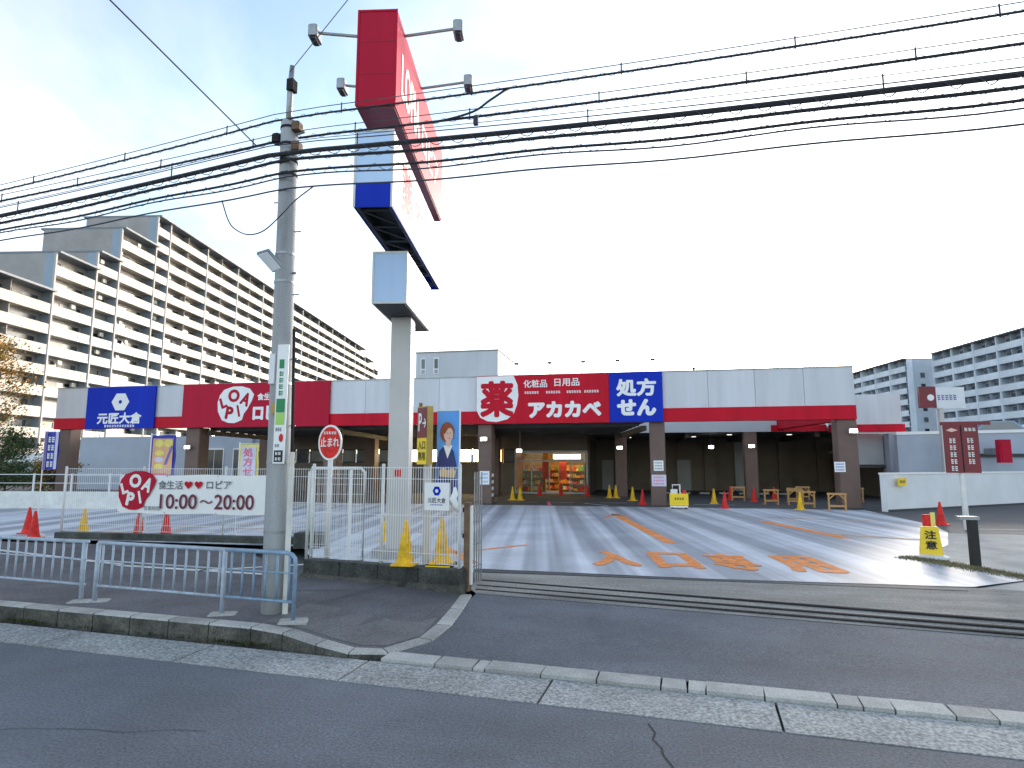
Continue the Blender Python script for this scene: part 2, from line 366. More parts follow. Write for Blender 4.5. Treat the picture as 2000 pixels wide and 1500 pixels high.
# kerb: stones on a curved path (outer top edge), dropping to the driveway
path = [(-4.48,6.76,.20),(-4.05,6.72,.17),(-3.55,6.575,.115),(-3.12,6.50,.07),(-2.72,6.63,.055),(-2.40,7.16,.065),(-2.36,7.75,.085),(-2.42,8.55,.10),(-2.53,9.40,.125)]
left = []
x = -4.48
while x > -26: left.append((x, 6.76-(x+4.48)*.0945, .20)); x -= .6
path = left[::-1] + path[1:]
kerb = struct(MB().poly([rp(-24,.5,-.02),rp(.1,.5,-.02),rp(.1,.66,-.02),rp(-24,.66,-.02)]).build('kerb', 'rail_dark'))
def offs(i, d):
    a = Vector(path[max(0,i-1)][:2]); b = Vector(path[min(len(path)-1,i+1)][:2]); t = (b-a).normalized(); n = Vector((-t.y,t.x)); p = Vector(path[i][:2])+n*d; return p.x, p.y
for i in range(len(path)-1):
    if path[i+1][0] < -14: continue
    q = []
    for j in (i, i+1):
        for d in (0, .19): q.append(offs(j, d))
    g = .008; z0, z1 = path[i][2], path[i+1][2]
    def lerp(a, b, t): return (a[0]+(b[0]-a[0])*t, a[1]+(b[1]-a[1])*t)
    t0 = .012; A0, B0, A1, B1 = lerp(q[0],q[2],t0), lerp(q[1],q[3],t0), lerp(q[0],q[2],1-t0), lerp(q[1],q[3],1-t0)
    A0t, B0t, A1t, B1t = lerp(A0,B0,.1), A0, lerp(A1,B1,.1), A1
    me = MB().hexa([(*A0,-.05),(*A1,-.05),(*B1,-.05),(*B0,-.05)], [(*A0,z0-.02),(*A1,z1-.02),(*B1,z1-.004),(*B0,z0-.004)])
    o_ = len(me.v); 
    me.f = [f for f in me.f if f != (4,5,6,7)]
    me.v += [(*A0t,z0),(*A1t,z1),(*B1,z1),(*B0,z0)]
    me.f += [(4,5,o_+1,o_),(o_,o_+1,o_+2,o_+3)]
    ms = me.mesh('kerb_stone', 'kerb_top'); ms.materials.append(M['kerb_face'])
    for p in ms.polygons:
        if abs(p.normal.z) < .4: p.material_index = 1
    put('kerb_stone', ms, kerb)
# moss at the foot of the kerb
rr = random.Random(8); mb = MB()
for k in range(420):
    x = rr.choice([rr.gauss(-8.0,.16), rr.gauss(-4.5,.28), rr.uniform(-11,-4)]); y = 6.76-(x+4.48)*.0945-rr.uniform(.0,.03); h = rr.uniform(.01,.05); a = rr.uniform(0,3.1)
    if x > -4.2: continue
    mb.poly([(x-.014*math.cos(a),y-.014*math.sin(a),.004),(x+.014*math.cos(a),y+.014*math.sin(a),.004),(x+rr.uniform(-.02,.02),y-.012,.012+h)])
tag(mb.build('moss', 'moss'), 'green moss tufts growing along the foot of the kerb', 'moss', kind='stuff')

# sidewalk, dropping toward the driveway
ins = [offs(i, .186) for i in range(len(path))]
mb = MB(); pts = []
backs = lambda x: (12.7 if x < -6.3 else (10.15 - (x+5.6)*.17))
ids = [i for i in range(len(path))]
fr = [(-90, 15.6, .198)] + [(ins[i][0], ins[i][1], path[i][2]-.004) for i in ids if i % 4 == 0 or path[i][0] > -6]
prev = None
walk = [(-90,15.4,.196),(-90,60,.196),(-26,60,.196),(-26,12.7,.196)]
v = []; f = []
F_ = fr; n = len(F_)
for (x, y, z) in F_:
    bx = min(x, -2.75); by = backs(bx)
    if x > -3.0: bx, by = -2.72, 9.62
    zb = .196 if x < -4.5 else .196 - (x+4.5)*.03
    v += [(x, y, z), (bx if x > -89 else -90, by if x > -89 else 24, zb)]
for i in range(n-1): f.append((2*i, 2*i+2, 2*i+3, 2*i+1))
sw = struct(MB().quadmesh(v, f).build('sidewalk', 'asphalt_walk'))
# a re-laid strip of paler asphalt and a saw cut
mb = MB()
for i in range(n-1):
    if F_[i][0] < -4.6 or F_[i+1][1] > 7.3: continue
    q = []
    for j, tt in ((i,.03),(i+1,.03),(i+1,.36),(i,.36)):
        a, b = Vector(v[2*j]), Vector(v[2*j+1]); p = a+(b-a)*tt; q.append((p.x,p.y,p.z+.004))
    mb.poly(q)
mb.build('asphalt_patch', 'asphalt_patch', sw)
mb = MB()
for a, b in [((-6.0,8.6),(-4.5,8.9)),((-4.5,8.9),(-3.1,9.2)),((-4.35,8.08),(-3.9,9.4)),((-9.5,8.3),(-7.6,9.6))]:
    n_ = Vector((-(b[1]-a[1]), b[0]-a[0])).normalized()*.007
    mb.poly([(a[0]-n_.x,a[1]-n_.y,.2035),(b[0]-n_.x,b[1]-n_.y,.2035),(b[0]+n_.x,b[1]+n_.y,.2035),(a[0]+n_.x,a[1]+n_.y,.2035)])
mb.build('pavement_crack', 'crack', sw)
mb = MB()
for a, b, wd in [((-9.6,10.2),(-6.3,9.9),.07),((-7.7,10.0),(-6.2,11.0),.06),((-16,12.0),(-9.6,10.3),.07)]:
    n_ = Vector((-(b[1]-a[1]), b[0]-a[0])).normalized()*wd
    mb.poly([(a[0]-n_.x,a[1]-n_.y,.203),(b[0]-n_.x,b[1]-n_.y,.203),(b[0]+n_.x,b[1]+n_.y,.203),(a[0]+n_.x,a[1]+n_.y,.203)])
mb.build('painted_line', 'white_paint', sw)

# car park: coated lot, dark floor under the canopy, asphalt lane to the right, gate threshold
struct(MB().poly([(-60,13.3,.2),(-7.6,13.3,.2),(-5.5,10.3,.2),(-2.75,9.85,.2),(-2.95,11.2,.2),(1.2,11.0,.2),(5.0,11.1,.2),(6.3,12.0,.2),(5.4,14.2,.2),(7.0,16.5,.2),(8.25,19.4,.2),(8.8,21.7,.2),(8.9,27.9,.2),(-60,27.9,.2)]).build('parking_lot', 'lot_coating'))
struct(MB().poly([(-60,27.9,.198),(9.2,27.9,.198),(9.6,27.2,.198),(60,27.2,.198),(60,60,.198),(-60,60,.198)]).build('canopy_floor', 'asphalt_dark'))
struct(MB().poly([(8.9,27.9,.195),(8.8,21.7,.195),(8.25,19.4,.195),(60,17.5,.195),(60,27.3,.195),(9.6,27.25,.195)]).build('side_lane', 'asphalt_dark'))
struct(MB().poly([(5.4,14.2,.19),(6.3,12.0,.19),(5.0,11.1,.17),(6.2,8.3,.1),(60,-1,.1),(60,17.5,.19),(8.25,19.4,.19),(7.0,16.5,.19)]).build('side_pavement', 'concrete'))
th = struct(MB().poly([(-2.75,9.85,.155),(-2.5,9.52,.115),(4.3,8.47,.095),(16,6.3,.095),(16,9.2,.16),(5.0,11.1,.19),(1.2,11.0,.19),(-2.95,11.2,.19)]).build('gate_threshold', 'threshold'))
for dv, zz in ((.18,.128),(.45,.14),(.78,.158)):
    a = Vector((-2.62,9.60+dv)); b = Vector((14,6.75+dv))
    pass
    d = (b-a).normalized(); n_ = Vector((-d.y,d.x))*.035
    MB().hexa([(a.x-n_.x,a.y-n_.y,zz-.05),(b.x-n_.x,b.y-n_.y,zz-.07),(b.x+n_.x,b.y+n_.y,zz-.07),(a.x+n_.x,a.y+n_.y,zz-.05)],
              [(a.x-n_.x,a.y-n_.y,zz),(b.x-n_.x,b.y-n_.y,zz-.014),(b.x+n_.x,b.y+n_.y,zz-.014),(a.x+n_.x,a.y+n_.y,zz)]).build('gate_rail', 'rail_dark', th)
MB().hexa([(-2.9,10.95,.15),(4.8,10.8,.15),(4.9,11.05,.15),(-2.95,11.16,.15)], [(-2.9,10.95,.194),(4.8,10.8,.194),(4.9,11.05,.194),(-2.95,11.16,.194)]).build('threshold_step', 'asphalt_dark', th)
# grass strip beside the entrance
rr = random.Random(3); mb = MB()
for k in range(5200):
    t = rr.random(); s_ = rr.gauss(0,.13); x = 5.25+t*1.6+s_*.9; y = 14.3-t*3.3+s_*.55; h = rr.uniform(.015,.06); a = rr.uniform(0,6.3)
    mb.poly([(x-.012*math.cos(a),y-.012*math.sin(a),.19),(x+.012*math.cos(a),y+.012*math.sin(a),.19),(x+rr.uniform(-.04,.04),y+rr.uniform(-.04,.04),.19+h)])
tag(mb.build('grass', 'grass'), 'thin dry grass strip edging the car park entrance', 'grass', kind='stuff')

# painted arrows and words on the lot
lot = bpy.data.objects['parking_lot']
for ch, cx, wd in (('入',-.55,.95),('口',.62,.85),('専',1.72,.85),('用',3.0,.95)):
    lettering(ch, cx, 0, wd, 2.0, 'orange_paint', lot, y=12.95, bold=.075, flat=True, skew=-.12, name='painted_letter').location.z = .204
def stripe(a, b, wd, m='orange_paint', name='painted_line', z=.204, parent=lot):
    a = Vector(a); b = Vector(b); n_ = Vector((-(b-a).y,(b-a).x)).normalized()*wd/2
    return MB().poly([(a.x-n_.x,a.y-n_.y,z),(b.x-n_.x,b.y-n_.y,z),(b.x+n_.x,b.y+n_.y,z),(a.x+n_.x,a.y+n_.y,z)][::(1 if (b-a).cross(n_) > 0 else 1)]).build(name, m, parent)
stripe((-.95,23.8),(.7,15.6),.3)
stripe((-.95,23.8),(-1.25,22.0),.15, name='painted_arrow_barb'); stripe((-.95,23.8),(-.25,22.4),.15, name='painted_arrow_barb')
stripe((3.9,22),(5.1,17.4),.32)
stripe((5.0,18.4),(7.0,17.3),.3, 'faint_paint'); stripe((4.2,23.5),(8.2,22.5),.25, 'faint_paint')
stripe((-4.6,14.2),(-3.1,11.7),.2); stripe((-7.5,17.5),(-5.4,16.3),.2, 'faint_paint'); stripe((-3.9,13.0),(-2.6,14.6),.15)
stripe((-14.5,14.8),(-9.5,17.2),.22,'faint_paint'); stripe((-13.5,16.5),(-9,19.5),.2,'faint_paint')
for k in range(6): stripe((-20+k*2.6,25.4),(-20.6+k*2.6,27.6),.12,'white_paint')
cf = bpy.data.objects['canopy_floor']
for (a, b) in [((-6.3,30.3),(-4.9,30.3)),((-4.2,30.3),(-3.1,30.3)),((-1.9,30.4),(-.6,30.4)),((.6,30.2),(1.6,30.1)),((-2.6,29.9),(-1.4,28.4)),((2.4,30),(4.2,30))]: stripe(a, b, .13, 'white_paint', z=.203, parent=cf)
stripe((-4.4,30.6),(-4.0,28.2),.16,'cloth_pink', z=.204, parent=cf)
sl = bpy.data.objects['side_lane']
stripe((9.5,20.6),(16,20.8),.12,'white_paint', z=.2, parent=sl)

# ================================================================== STORE
YF = 28.2; ZT, ZB, ZR = 6.13, 3.91, 4.50
st = thing('store_building', 'long low supermarket building with grey fascia, red band and brown columns', 'building', (0,0,.2))
st.location = (0,0,0)
xs = [-31.25,-29.12,-24.86,-23.2,-14.95,-11.2,-7.4,1.1,5.0,8.95]
for a, b in zip(xs, xs[1:]):
    np_ = max(1, round((b-a)/2.0)); pw = (b-a)/np_
    for q in range(np_): MB().bbox(a+q*pw+.006, a+(q+1)*pw-.006, YF, YF+.35, ZR+.004, ZT, .008).build('fascia_panel', 'fascia', st)
    MB().box(a, b, YF-.05, YF+.35, ZB, ZR).build('band', 'band_red', st)
    MB().box(a, b, YF-.03, YF+.38, ZT, ZT+.05).build('coping', 'steel', st)
MB().box(-31.25, 8.95, YF+.36, YF+.5, ZB+.1, ZT-.02).build('fascia_back', 'roof', st)
# returns at the right-hand end, along the canopy side
def ob(p, d1, l1, d2, l2, z0, z1):
    a = Vector(p); b = a+d1*l1; c = b+d2*l2; d = a+d2*l2
    q = [(v.x, v.y) for v in (a,b,c,d)]; return MB().hexa([(*v,z0) for v in q], [(*v,z1) for v in q])
XV = Vector((1,0,0))
ob((8.6,YF+.36,0), XV, .35, DV, 7.5, ZR+.01, ZT-.01).build('fascia_return', 'fascia', st)
ob((8.58,YF+.36,0), XV, .39, DV, 7.5, ZB, ZR).build('band', 'band_red', st)
for cx, wd in ((-7.05,.66),(.82,.66),(8.57,.78),(-22.65,.8),(-14.9,.7),(-30.6,.7)):
    o = MB().bbox(cx-wd/2, cx+wd/2, YF+.06, YF+.06+wd, .195, ZB-.003, .03).build('column', 'column', st)
    MB().box(cx-wd/2-.04, cx+wd/2+.04, YF+.02, YF+.1+wd, .2, .26).build('plinth', 'beam', o)
for cx, cy in ((-1.0,35.98),(6.0,35.9),(-8.5,36.2),(-16.4,36.2),(-23.6,36)):
    MB().bbox(cx-.33, cx+.33, cy, cy+.66, .195, 3.78, .03).build('column', 'column', st)
# column warning tape, notices
for i in range(4): MB().box(-6.705, -6.69, YF+.05, YF+.4, .55+i*.3, .70+i*.3).build('warning_tape', 'white', st)
# canopy roof: dark ribbed soffit left of the entrance, light soffit to the right
def soffit(x0, x1, depth, z, m, name='soffit'):
    a = Vector((x0,YF+.5,0)); b = Vector((x1,YF+.5,0)); c = b+DV*depth; d = a+DV*depth
    return MB().hexa([(v.x,v.y,z) for v in (a,b,c,d)], [(v.x,v.y,z+.25) for v in (a,b,c,d)]).build(name, m, st)
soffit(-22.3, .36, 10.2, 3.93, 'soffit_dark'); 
for k in range(9): # purlins under the dark soffit
    y = YF+1.0+k*1.05; x = -22.2 - (y-YF)*math.tan(AD); MB().box(x, x+22.4, y, y+.12, 3.78, 3.928).build('purlin', 'beam', st)
for k in range(4):
    a = Vector((-22.2+k*7.45,YF+.55,0)); ob(a, XV, .22, DV, 9.6, 3.55, 3.775).build('beam', 'beam', st)
# main building behind the canopy
YW = 38.6
def wall(x0, x1, z0, z1, m='wall_dark', y=YW, t=.3, name='wall'): return MB().box(x0, x1, y, y+t, z0, z1).build(name, m, st)
wall(-26,-24.2,.2,5.9,'wall_store'); 
wall(-40,-26,.2,3.95,'wall_store',38.3); 
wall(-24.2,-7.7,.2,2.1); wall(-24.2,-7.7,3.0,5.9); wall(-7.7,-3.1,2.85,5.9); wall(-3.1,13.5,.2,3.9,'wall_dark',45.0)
MB().box(-3.3,-3.0,YW+.31,45,.2,5.6).build('side_wall','wall_dark',st); MB().box(13.2,13.5,36.4,45,.2,3.6).build('side_wall','wall_dark',st)
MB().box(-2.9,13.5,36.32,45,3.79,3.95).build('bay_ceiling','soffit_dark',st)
MB().box(-1.2,9.85,36.0,36.3,3.79,5.95).build('header','soffit_light',st)
for k in range(4): MB().box(-.8+k*3.4,-.55+k*3.4,36.4,44.9,3.5,3.788).build('beam','beam',st)
MB().box(-40,12.8,YW+.31,62,5.7,5.9).build('roof', 'roof', st)
# pilasters in the dark rear wall
for x in (-1.6,1.6,4.4,6.4,9.2,11.6): MB().box(x, x+.8, 44.7, 44.997, .2, 3.5).build('rear_pilaster', 'wall_grey' if x == 6.4 else 'wall_dark', st)
for x0, x1, z1 in ((-2.6,-1.8,2.3),(2.6,3.5,2.3)): 
    o = MB().box(x0, x1, 44.94, 44.996, .2, z1).build('service_door', 'wall_grey', st); MB().box(x1-.16,x1-.1,44.9,44.938,1.1,1.3).build('handle','steel',o)
# left wing: grey-blue wall with windows under the canopy end
for i, x in enumerate((-29.6,-27.4)):
    f_ = MB().box(x,x+1.5,38.24,38.297,1.1,3.1).build('window', 'offwhite', st)
    for j in range(2): MB().box(x+.08+j*.7,x+.72+j*.7,38.22,38.238,1.2+.0,3.0).build('pane', 'apt_window', f_)
for x in (-25.9,-24.9): 
    f_ = MB().box(x,x+.8,38.52,38.597,1.2,3.0).build('window', 'offwhite', st); MB().box(x+.07,x+.73,38.5,38.518,1.3,2.9).build('pane','apt_window',f_)
# band of clerestory panes, some lit from inside
x = -24.0; rr = random.Random(5)
while x < -8.4:
    wd = rr.choice((.7,.9,1.1)); lit = rr.random() < .55
    f_ = MB().box(x,x+wd,YW+.05,YW+.12,2.1,3.0).build('window','dark_frame',st)
    MB().box(x+.06,x+wd-.06,YW+.03,YW+.048,2.18,2.92).build('pane', 'lamp_warm' if lit and -22.5<x<-9 else 'apt_window', f_)
    x += wd+.1
# shop front: frame, panes, interior
sf = MB().box(-7.7,-3.1,YW+.02,YW+.12,2.72,2.85).box(-7.7,-7.6,YW+.02,YW+.12,.2,2.72).box(-3.2,-3.1,YW+.02,YW+.12,.2,2.72).box(-7.6,-3.2,YW+.02,YW+.12,.2,.3).box(-7.6,-3.2,YW+.03,YW+.11,2.2,2.27).build('shop_front','steel',st)
for x in (-6.6,-5.5,-4.2): MB().box(x-.03,x+.03,YW+.03,YW+.11,.3,2.2).build('mullion','steel',sf)
for a, b in ((-7.6,-6.63),(-6.57,-5.53),(-4.17,-3.2)): MB().box(a+.004,b-.004,YW+.06,YW+.072,.302,2.198).build('pane','glass',sf)
MB().box(-7.596,-3.204,YW+.06,YW+.072,2.272,2.718).build('pane','glass',sf)
MB().box(-9.5,-3.31,YW+.31,YW+9,.2,.206).build('shop_floor','shop_floor',st)
MB().box(-9.5,-3.31,YW+9,YW+9.2,.2,3.4).build('shop_rear_wall','shop_wall',st)
MB().box(-9.7,-9.5,YW+.31,YW+9,.2,3.4).build('shop_side_wall','shop_wall',st); MB().box(-3.36,-3.305,YW+.31,YW+9,.2,3.4).build('shop_side_wall','shop_wall',st)
MB().box(-9.7,-3.305,YW+.31,YW+9.2,3.4,3.5).build('shop_ceiling','shop_wall',st)
for i in range(2): 
    for j in range(2): MB().box(-8.2+i*2.6,-6.8+i*2.6,YW+1.5+j*3.4,YW+1.8+j*3.4,3.33,3.398).build('ceiling_light','lamp_warm',st)
MB().box(-5.3,-3.6,YW+.6,YW+.7,2.35,2.62).build('light_box','lamp_warm',st); MB().box(-7.4,-5.6,YW+.6,YW+.7,2.35,2.72).build('shop_board','prod_orange',st)
prods = ['prod_red','prod_orange','prod_yellow','prod_green','prod_white']
def rack(x, y, wd, lab):
    r = thing('display_rack', lab, 'shelf', (x,y,.2), 0, 'display racks inside the shop entrance')
    MB().box(0,.04,0,.5,0,1.75).box(wd-.04,wd,0,.5,0,1.75).box(.04,wd-.04,.46,.5,0,1.75).build('frame','wood',r)
    rq = random.Random(int(x*10))
    for k in range(4):
        s_ = MB().box(.042,wd-.042,0,.458,.1+k*.42,.13+k*.42).build('shelf','wood',r)
        a = .06
        while a < wd-.25:
            b = a+rq.uniform(.12,.3); MB().box(a,min(b,wd-.05),.05,.4,.132+k*.42,.132+k*.42+rq.uniform(.15,.3)).build('goods', rq.choice(prods), s_); a = b+.02
for (x, y, wd, lab) in ((-7.4,YW+1.1,1.5,'goods rack behind the left panes of the shop entrance'),(-5.3,YW+3.0,1.1,'goods rack facing the open shop doorway'),(-4.2,YW+1.3,.9,'goods rack behind the right pane of the shop entrance'),(-7.6,YW+5,3.2,'long goods rack deep inside the lit shop')): rack(x, y, wd, lab)
for xx, zz in ((-6.0,1.2),(-4.9,1.1)): 
    o = thing('hanging_banner', 'red sale banner on a stand inside the shop entrance %s' % ('beside the left panes' if xx < -5.5 else 'in the doorway'), 'banner', (xx,YW+.75,.2))
    MB().tube([(0,0,0),(0,0,2.0)],.015,6).build('pole','steel',o); MB().box(-.05,.38,-.012,-.001,.9,1.95).build('cloth','prod_red',o); MB().lathe([(.16,0),(.16,.03),(.03,.06)],12).build('base','steel',o)
# right wing with its own red band
wall(11.0,13.35,3.6,3.98,'offwhite',35.2,.3,'wing_wall'); MB().box(9.9,13.4,35.12,35.6,3.68,4.08).build('band','band_red',st); MB().box(7.1,9.9,35.94,35.998,3.80,4.14).build('band','band_red',st)
MB().box(9.9,13.3,35.2,35.6,4.085,5.64).build('wing_fascia','fascia',st)
MB().box(10.2,10.6,35.6,36.0,.2,5.6).build('wing_wall','column',st)
o = MB().box(11.0,12.6,36.0,36.2,2.0,3.6).build('shutter','wall_grey',st)
for k in range(12): MB().box(11.0,12.6,35.97,35.998,2.02+k*.13,2.13+k*.13).build('slat','wall_grey',o)
MB().box(10.95,12.62,35.9,36.1,1.85,1.97).build('shutter_bar','dark_frame',st)
MB().box(12.65,13.3,35.25,36.3,.2,3.595).build('wing_pier','wall_store',st)
# grey rooftop block with two windows
pb = thing('rooftop_block', 'plain grey stair block with narrow windows behind the store fascia', 'building', (-12.0,40,5.9))
MB().box(-2.9,2.9,0,6,0,3.7).build('wall','block_grey',pb); MB().box(-2.95,2.95,-.05,6.05,3.7,3.78).build('coping','roof',pb)
for x in (-2.55,-1.62):
    f_ = MB().box(x,x+.4,-.04,-.003,2.2,3.35).build('window','offwhite',pb); MB().box(x+.08,x+.32,-.06,-.042,2.6,3.25).build('pane','apt_window',f_); MB().box(x+.08,x+.32,-.06,-.042,2.26,2.5).build('pane','wall_grey',f_)
MB().tube([(-3.0,-.1,1.2),(-3.0,-.1,1.6)],.05,8).build('pipe','steel',pb)

# fascia signs
def sign(name, label, x0, x1, z0, z1, m, group=None):
    t = thing(name, label, 'sign', ((x0+x1)/2, YF-.10, z0)); wd = x1-x0; h = z1-z0
    MB().bbox(-wd/2, wd/2, -.06, .035, 0, h, .012).build('panel', m, t); return t, wd, h
t, wd, h = sign('fascia_sign', 'blue store sign with white hexagon emblem and four white characters', -29.12,-24.86,3.9,6.14,'sign_blue')
hexp = [(.55*math.cos(math.pi/3*k+0), 1.42+.52*math.sin(math.pi/3*k)) for k in range(6)]
flat_shape(hexp, 'white', t, -.064, 'emblem'); flat_shape(circle(0,1.42,.1,14), 'sign_blue', t, -.068, 'emblem_hole')
lettering('元匠大倉', 0, .55, 2.75, .62, 'white', t, -.064, .045); scribble(.05, .14, 1.9, .13, 12, 'white', t, -.064)
def lopia(t, cx, cz, s, body, ink, y):
    """round-cornered shield emblem with the five letters arranged inside"""
    pts = [(-1.0,.55),(-.75,.85),(-.2,1.02),(.35,1.02),(.85,.88),(1.12,.55),(1.0,.2),(.75,-.25),(.55,-.5),(.45,-.85),(.0,-1.02),(-.4,-1.0),(-.8,-.85),(-1.08,-.35),(-1.12,.15)]
    flat_shape([(cx+a*s, cz+b*s) for a, b in pts[::-1]], body, t, y, 'emblem')
    for ch, a, b, wd, ht, r_ in (('L',-.76,.12,.40,.62,.35),('O',-.12,.5,.72,.72,0),('P',-.35,-.45,.48,.72,-.15),('I',.2,-.35,.13,.66,.25),('A',.62,.3,.56,.74,-.4)):
        lettering(ch, cx+a*s, cz+b*s, wd*s, ht*s, ink, t, y-.004, .05 if ch != 'I' else .0, rot=r_, name='emblem_letter')
t, wd, h = sign('fascia_sign', 'wide red supermarket sign with white emblem, behind the utility pole', -23.2,-14.9,3.9,6.15,'sign_red')
lopia(t, -1.05, 1.14, .92, 'white', 'sign_red', -.064)
lettering('食生活', .72, 1.52, 1.1, .36, 'white', t, -.064, .04); lettering('ロピア', 1.0, .72, 2.1, .8, 'white', t, -.064, .065)
flat_shape(heart(1.55,1.55,.16),'white',t,-.064,'heart'); flat_shape(heart(1.95,1.55,.16),'white',t,-.064,'heart')
t, wd, h = sign('fascia_sign', 'red pharmacy sign with a huge 薬 character over the canopy entrance', -7.4,-1.25,3.9,6.15,'band_red')
bl = [(-3.07,.62),(-2.9,.3),(-2.55,.12),(-2.1,.08),(-1.6,.2),(-1.3,.45),(-1.15,.85),(-1.08,1.3),(-1.12,1.8),(-1.3,2.22),(-3.07,2.22)]
flat_shape(bl, 'white', t, -.064, 'emblem'); lettering('薬', -2.1, 1.15, 1.62, 1.72, 'band_red', t, -.068, .045)
lettering('化粧品', -.28, 1.83, 1.1, .36, 'white', t, -.064, .02); lettering('日用品', 1.18, 1.86, 1.15, .36, 'white', t, -.064, .02)
for k, cx in enumerate((-.45,.55,1.5,2.3)): scribble(cx, 1.42, .68, .12, 6, 'white', t, -.064)
lettering('アカカベ', 1.05, .62, 3.35, .76, 'white', t, -.064, .065)
t, wd, h = sign('fascia_sign', 'blue prescription sign reading 処方せん beside the red pharmacy sign', -1.24,1.1,3.9,6.15,'sign_blue')
lettering('処方', .02, 1.55, 1.76, .8, 'white', t, -.064, .05); lettering('せん', .02, .65, 1.72, .76, 'white', t, -.064, .065)
# spotlights over the fascia
def spot(x, top, lab):
    s_ = thing('sign_spotlight', lab, 'spotlight', (x,YF+.1,ZT+.05), 0, 'spotlights on the fascia top')
    MB().tube([(0,0,0),(0,-.1,.15),(top,-.75,.42)],.018,6).build('arm','steel',s_); MB().bbox(top-.1,top+.1,-.85,-.7,.38,.46,.02).build('head','dark_frame',s_)
for k, lab in enumerate(('beside the huge pharmacy character','above the first small white word','above the second small white word','above the joint of red and blue signs','above the blue prescription sign')):
    spot(-5.4+k*1.46, .02+k*.06, 'slim arm spotlight on the fascia top ' + lab)
s_ = thing('roof_vent', 'small dark vent cap on the store parapet', 'vent', (2.5,YF+.2,ZT+.05)); MB().lathe([(.05,0),(.05,.08),(.12,.09),(.1,.14)],10).build('cap','dark_frame',s_); 

# ceiling lamps under the canopy and floodlights on the columns
def clamp_(): 
    t = thing('ceiling_lamp', 'small round ceiling lamp under the store canopy', 'lamp', (0,0,0), 0, 'round lamps under the canopy')
    MB().lathe([(.16,-.05),(.2,-.03),(.2,.0)],14).build('housing','steel',t); MB().lathe([(.12,-.075),(.155,-.052)],14).build('diffuser','lamp_dim',t); return t
proto = clamp_(); first = True
for x, y in ((-5.6,33),(-3.0,34.5),(-5.8,36.6),(-3.9,37.2),(-10,32),(-13,34),(-16,31.5),(-18.5,34),(-20.5,31),(-9.5,36)):
    if first: proto.location = (x,y,3.55); first = False; o = proto
    else: o = dup(proto,(x,y,3.55))
    o.location.z = 3.928
for x, y in ((1.2,38.5),(3.4,40.5),(5.2,38.0),(6.6,41.5),(8.6,38.6),(-.6,41)): dup(proto,(x,y,3.785), label='small round ceiling lamp in the deep bay behind the header')
def flood(x, y, z, lab):
    t = thing('floodlight', lab, 'lamp', (x,y,z)); MB().box(-.03,.03,-.02,.12,-.04,.04).build('bracket','steel',t)
    MB().bbox(-.17,.17,-.12,-.022,-.09,.09,.03).build('housing','white',t); MB().box(-.14,.14,-.135,-.122,-.07,.07).build('lens','lamp_white',t)
for a in ((-7.05,YF-.06,3.2,'lit floodlight on the column left of the entrance, upper'),(-6.3,33,2.75,'lit lamp on a bracket inside the canopy beside the entrance column'),(-1.05,35.8,2.95,'lit floodlight on the inner column right of the shop entrance'),(6.0,35.72,3.0,'lit floodlight on the inner column under the pale header'),(8.75,YF-.06,3.42,'lit floodlight on the outermost right column'),(-22.75,YF-.06,2.9,'lit floodlight on the column beneath the wide red sign'),(4.3,39.5,3.05,'lit lamp hanging in the dark bay behind the pale header'),(-9.0,YF-.06,2.75,'lit lamp beside the portrait flag under the canopy edge')):
    flood(*a)
    if a[0] in (-6.3,-9.0,4.3): 
        t_ = bpy.context.scene.objects[-1].parent; MB().tube([(0,.12,0),(0,.12,3.93-a[2])],.02,6).build('drop_rod','steel',t_)
# notices on columns
def notice(name, lab, x, y, z, wd, ht, m, ink, cat='notice'):
    t = thing(name, lab, cat, (x,y,z)); MB().box(-wd/2,wd/2,-.012,0,0,ht).build('board',m,t)
    for k in range(3): scribble(0, ht*(.22+.28*k), wd*.75, ht*.14, 5, ink, t, -.015)
notice('notice_board','white and blue parking notice on the entrance column with warning tape',-7.05,YF+.058,1.1,.46,.62,'white','cloth_sky')
notice('notice_board','tall white notice above the lilac poster on the column',.84,YF+.058,1.75,.42,.45,'white','grey_text')
notice('notice_board','lilac poster fixed low on the column beside the yellow trolley sign',.84,YF+.054,1.08,.62,.5,'cloth_lilac','cloth_pink')
notice('notice_board','white and blue square notice on the outermost right column',8.2,YF+.058,1.72,.42,.42,'white','sign_blue')

# ================================================================== RIGHT SIDE: ramp, walls
rw = thing('ramp_wall', 'low pale concrete wall running along the ramp beside the store', 'wall', (9.5,27.1,.19), math.atan2(6.1,7.95))
MB().box(0,24,0,.25,0,1.45).build('wall','offwhite',rw); MB().box(-.02,24,-.03,.28,1.45,1.52).build('coping','white',rw); MB().box(0,24,-.02,-.003,0,.09).build('footing','asphalt_dark',rw)
t = thing('warning_plate', 'small yellow warning plate on the end of the low ramp wall', 'sign', (9.95,27.33,1.2), math.atan2(6.1,7.95)); MB().box(0,.5,-.1,-.05,0,.3).build('plate','yellow',t); scribble(.25,.16,.36,.12,4,'black',t,-.103)
rb = thing('ramp_parapet', 'grey raised ramp parapet rising behind the low wall', 'wall', (12.7,34.4,.19), R(8))
MB().hexa([(0,0,0),(26,0,0),(26,.3,0),(0,.3,0)],[(0,0,3.3),(26,0,3.75),(26,.3,3.75),(0,.3,3.3)]).build('wall','wall_store',rb)
MB().hexa([(-.02,-.04,3.302),(26,-.04,3.752),(26,.34,3.752),(-.02,.34,3.302)],[(-.02,-.04,3.45),(26,-.04,3.9),(26,.34,3.9),(-.02,.34,3.45)]).build('coping','white',rb)
MB().box(3.6,26,-.12,-.02,2.2,2.36).build('hand_rail','dark_frame',rb)
t = thing('fire_cabinet', 'red cabinet fixed to the ramp parapet near the dark hand rail', 'cabinet', (16.75,33.5,2.1), R(8))
